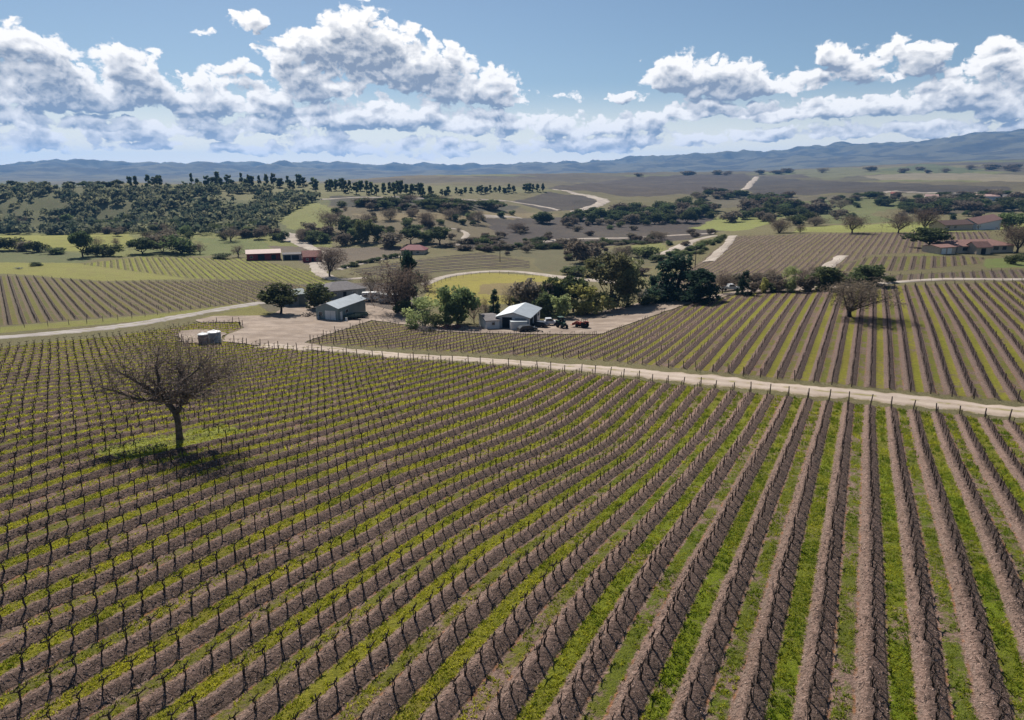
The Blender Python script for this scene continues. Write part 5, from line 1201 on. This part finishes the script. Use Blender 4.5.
def car(px, py, rz, c, label, pickup=True, cat='pickup truck'):
    e = empty('pickup_truck' if pickup else 'parked_car', P(px, py)+Vector((0, 0, .1)), rz); tag(e, label, cat); m = simple('car_paint', S(*c), .03, 1., .3, spec=.5)
    L, Wd = (5.3, 1.9) if pickup else (4.5, 1.8)
    prof = [(-L/2, .45), (-L/2, 1.05), (-L/2+1.9, 1.1), (L/2-1.2, 1.1), (L/2-.15, .95), (L/2, .8), (L/2, .42)] if pickup else [(-L/2, .42), (-L/2, .95), (L/2-1.1, .98), (L/2-.1, .8), (L/2, .4)]
    MB().prism(prof, 'y', -Wd/2, Wd/2).build('body', m, e, bevel=.05)
    cab = [(-.75, 1.08), (-.6, 1.78), (.75, 1.8), (1.5, 1.08)] if pickup else [(-L/2+.2, .95), (-L/2+.8, 1.42), (.6, 1.45), (1.35, .96)]
    MB().prism(cab, 'y', -Wd/2+.12, Wd/2-.12).build('cab', m, e, bevel=.05)
    g_ = [(cab[0][0]+.18, cab[0][1]+.1), (cab[1][0]+.12, cab[1][1]-.1), (cab[2][0]-.05, cab[2][1]-.1), (cab[3][0]-.28, cab[3][1]+.1)]
    for s in (-1, 1): MB().prism(g_, 'y', s*(Wd/2-.12)-.015, s*(Wd/2-.12)+.015).build('side_window', M_GLASS, e)
    a, b_ = cab[3], cab[2]; d = Vector((a[0]-b_[0], 0, a[1]-b_[1])); n_ = Vector((-d.z, 0, d.x)).normalized()*.02*(1 if -d.z > 0 else -1)
    p0_, p1_ = Vector((b_[0], 0, b_[1]))+d*.12+n_, Vector((b_[0], 0, b_[1]))+d*.88+n_; y_ = Wd/2-.25
    MB().add([(p0_.x, -y_, p0_.z), (p0_.x, y_, p0_.z), (p1_.x, y_, p1_.z), (p1_.x, -y_, p1_.z)]+[(p0_.x-n_.x*1.5, -y_, p0_.z-n_.z*1.5), (p0_.x-n_.x*1.5, y_, p0_.z-n_.z*1.5), (p1_.x-n_.x*1.5, y_, p1_.z-n_.z*1.5), (p1_.x-n_.x*1.5, -y_, p1_.z-n_.z*1.5)], [(0,1,2,3), (7,6,5,4), (0,4,5,1), (1,5,6,2), (2,6,7,3), (3,7,4,0)]).build('windscreen', M_GLASS, e)
    if pickup: MB().box((-L/2+.95, 0, 1.085), (1.55, Wd-.3, .05)).build('bed', M_DARK, e)
    for s in (-1, 1):
        MB().box((L/2+.0, s*(Wd/2-.3), .78), (.06, .3, .16)).build('headlight', M_TANKW, e)
        for x in (-L/2+.95, L/2-.9): wheel(e, x, s*(Wd/2-.08), .37, .24)
    return e
car(548, 325.5, .1, (226,228,230), 'white pickup truck parked right of the barn'); car(527, 331.5, .4, (52,54,58), 'dark car parked beside the white container', False, 'car')
car(540, 327.5, 2.6, (66,66,70), 'dark grey car parked against the right wall of the barn', False, 'car'); car(364.5, 300.5, .2, (232,232,232), 'white car parked right of the grey roofed farmhouse', False, 'car')
car(730, 290.5, .1, (232,232,230), 'white pickup truck parked left of the lone conifer')
def tractor(px, py, rz, c, label, cab):
    e = empty('tractor', P(px, py)+Vector((0, 0, .1)), rz); tag(e, label, 'tractor'); m = simple('tractor_paint', S(*c), .08, 2., .4, spec=.4)
    MB().prism([(-.2, .75), (-.2, 1.5), (1.6, 1.45), (1.75, 1.25), (1.75, .75)], 'y', -.38, .38).build('hood', m, e, bevel=.05)
    MB().box((-.6, 0, .85), (1.5, .6, .5)).build('chassis', M_DARK, e); MB().box((1.77, 0, 1.1), (.04, .56, .5)).build('grille', M_DARK, e)
    MB().tube([(1.1, .2, 1.45), (1.1, .2, 2.25)], .05, 8).build('exhaust', M_DARK, e); MB().box((-.85, 0, 1.25), (.5, .55, .14)).box((-1.1, 0, 1.55), (.12, .55, .55)).build('seat', M_DARK, e)
    MB().tube([(-.1, 0, 1.45), (-.32, 0, 1.75)], .03, 6).lathe([(.2, 0), (.23, .02), (.2, .04)], (-.35, 0, 1.75), 12).build('steering_wheel', M_DARK, e)
    for s in (-1, 1):
        wheel(e, -.85, s*.78, .82, .42, 'rear_wheel'); wheel(e, 1.25, s*.68, .5, .28, 'front_wheel')
        MB().prism([(-1.6, 1.35), (-1.5, 1.68), (-.3, 1.72), (-.05, 1.4), (-.12, 1.36), (-.36, 1.66), (-1.44, 1.62), (-1.52, 1.33)], 'y', s*.78-.26, s*.78+.26).build('fender', m, e)
    r = MB()
    for x in (-1.4, -.15):
        for s in (-1, 1): r.box((x, s*.55, 1.98), (.07, .07, 1.0))
    r.build('roll_posts', M_DARK, e); MB().box((-.78, 0, 2.52), (1.55, 1.35, .1)).build('roof', m if cab else M_DARK, e, bevel=.03)
    if cab:
        for s in (-1, 1): MB().box((-.78, s*.55, 2.02), (1.14, .03, .86)).build('side_window', M_GLASS, e)
    return e
tractor(562, 328.2, -1.2, (52,84,60), 'green tractor with cab parked on the gravel yard', True)
t2 = tractor(582, 328, 2.5, (168,66,44), 'orange red tractor with raised front loader under the willow', False)
t2.scale = (.88, .88, .88)
l_ = MB()
for s in (-1, 1): l_.tube([(.2, s*.5, 1.3), (1.5, s*.5, 1.75), (2.5, s*.5, 1.0)], .08, 6)
mo = simple('loader_paint', S(176,78,54), .08, 2., .5); l_.build('loader_arm', mo, t2); MB().prism([(2.45, .45), (2.5, 1.15), (2.6, 1.15), (2.62, .55), (3.3, .5), (3.3, .42)], 'y', -.95, .95).build('bucket', mo, t2)
def trailer(px, py, rz, label):
    e = empty('farm_trailer', P(px, py)+Vector((0, 0, .1)), rz); tag(e, label, 'trailer'); m = simple('trailer_green', S(74,92,82), .15, 2., .7)
    MB().box((0, 0, .75), (4.2, 1.8, .16)).build('deck', m, e); MB().box((0, .88, 1.05), (4.2, .06, .45)).box((0, -.88, 1.05), (4.2, .06, .45)).box((-2.07, 0, 1.05), (.06, 1.7, .45)).build('side_boards', m, e)
    MB().tube([(2.1, .5, .7), (3.2, 0, .55)], .05, 6).tube([(2.1, -.5, .7), (3.2, 0, .55)], .05, 6).build('drawbar', M_DARK, e)
    for s in (-1, 1):
        for x in (-.55, .45): wheel(e, x, s*1.02, .36, .2)
    return e
tr0 = trailer(360, 318, .35, 'dark green flat farm trailer parked along the green shed'); trailer(352, 319.6, .3, 'green farm trailer nearest the shed corner door')
def camper(px, py, rz, label):
    e = empty('camper_trailer', P(px, py)+Vector((0, 0, .1)), rz); tag(e, label, 'camper trailer')
    MB().prism([(-3, .5), (-3.1, 1.2), (-2.9, 2.7), (2.7, 2.75), (3.1, 2.1), (3.0, .5)], 'y', -1.15, 1.15).build('body', M_WHITEW, e, bevel=.12)
    for s in (-1, 1):
        for x in (-1.8, 1.7): MB().box((x, s*1.16, 1.8), (1.0, .05, .6)).build('window', M_GLASS, e)
        for x in (-.4, .4): wheel(e, x, s*1.05, .34, .2)
    MB().box((.1, -1.16, 1.45), (.65, .05, 1.7)).build('door', M_GREYW, e); MB().tube([(3., 0, .55), (4.2, 0, .5)], .06, 6).build('drawbar', M_DARK, e); return e
camper(372, 301, .15, 'white camper trailer left of the spreading leafless oak'); camper(389, 303, -.1, 'white camper trailer under the spreading leafless oak')
def drum(px, py, mat, label):
    e = empty('barrel', P(px, py)+Vector((0, 0, .08))); tag(e, label, 'barrel')
    MB().lathe([(.29, 0), (.3, .3), (.315, .31), (.3, .33), (.3, .58), (.315, .6), (.3, .62), (.29, .9)], n=16).build('drum_body', mat, e); MB().lathe([(.3, .9), (.3, .93), (.27, .93), (.27, .91)], n=16).build('rim', M_GREYW, e); return e
drum(346.5, 321.5, M_TANKW, 'white barrel standing by the front wall of the green shed'); drum(318.5, 319.5, M_TANKB, 'blue grey barrel at the left corner of the green shed'); drum(480, 330, M_TANKP, 'rusty barrel left of the white lean-to')
def pile(name, px, py, n_, s, mat, label, cat, seed):
    R_ = random.Random(seed); m = MB(); 
    for i in range(n_): m.box((R_.gauss(0, s*.5), R_.gauss(0, s*.35), .15+R_.uniform(0, s*.22)), (R_.uniform(.3, 1.4), R_.uniform(.1, .3), R_.uniform(.1, .25)), R_.uniform(0, 3.1), R_.uniform(.7, 1))
    o = m.build(name, mat); o.location = P(px, py)+Vector((0, 0, .05)); tag(o, label, cat); return o
pile('lumber_pile', 306, 316.5, 26, 2.4, M_POST, 'low pile of weathered lumber left of the green shed', 'lumber pile', 1)
pile('brush_pile', 452, 329.3, 50, 3.6, simple('reddish_brush', S(112,74,70), .25, 2., .95), 'reddish brown brush pile at the yard edge left of the barn', 'brush pile', 2)
pile('scrap_pile', 535, 332, 22, 1.6, M_DARK, 'dark scrap pile right of the white container', 'scrap pile', 3)
pile('equipment_pile', 17, 269.3, 18, 2.4, M_GREYW, 'grey heap of old equipment in the left meadow', 'equipment heap', 4)
def pole(px, py, h, label):
    e = empty('utility_pole', P(px, py)); tag(e, label, 'utility pole'); MB().lathe([(.17, -.5), (.15, h*.5), (.11, h)], n=8).build('shaft', M_POST, e)
    MB().box((0, 0, h-.6), (2.2, .1, .12)).build('crossarm', M_POST, e)
    for x in (-.95, -.45, .45, .95): MB().lathe([(.03, h-.54), (.06, h-.48), (.05, h-.36), (.02, h-.34)], (x, 0, 0), 8).build('insulator', M_TANKW, e)
    return e
pole(695, 268, 8.5, 'thin wooden utility pole above the dark pines'); pole(500, 262, 8.5, 'thin wooden utility pole by the striped vineyard')
M_FEN = simple('fence_post_wood', S(112,98,86), .2, 3., .9)
def fence(px, label, gap=4.):
    c = at(*np.array(px).T)[:, :2]; L = smooth_line(c, 10); s = np.concatenate([[0], np.cumsum(np.hypot(*np.diff(L, axis=0).T))]); k = np.arange(0, s[-1], gap)
    X, Y = np.interp(k, s, L[:, 0]), np.interp(k, s, L[:, 1]); Zz = height(X, Y); e = empty('wire_fence', (X[0], Y[0], Zz[0])); tag(e, label, 'fence'); o = np.array([X[0], Y[0], Zz[0]])
    for x, y, z in list(zip(X, Y, Zz))[:95]: MB().lathe([(.06, -.3), (.06, 1.25)], (x-o[0], y-o[1], z-o[2]), 6).build('post', M_FEN, e)
    w_ = MB(); Q = [(x-o[0], y-o[1], z-o[2]) for x, y, z in zip(X, Y, Zz)][:95]
    for h in (.4, .75, 1.1): w_.tube([(a, b_, c_+h) for a, b_, c_ in Q], .012, 3)
    w_.build('wire', M_STAKE, e)
fence([(428,289),(445,281),(468,276),(500,274.2),(540,277.5),(575,281)], 'wire fence with wooden posts along the top of the meadow')
fence([(0,329),(60,325.5),(130,318.5),(200,308),(250,300)], 'wire fence with wooden posts along the left gravel road')
for o in list(COL.objects):
    if o.type == 'MESH' and len(o.data.polygons) == 0: bpy.data.objects.remove(o)
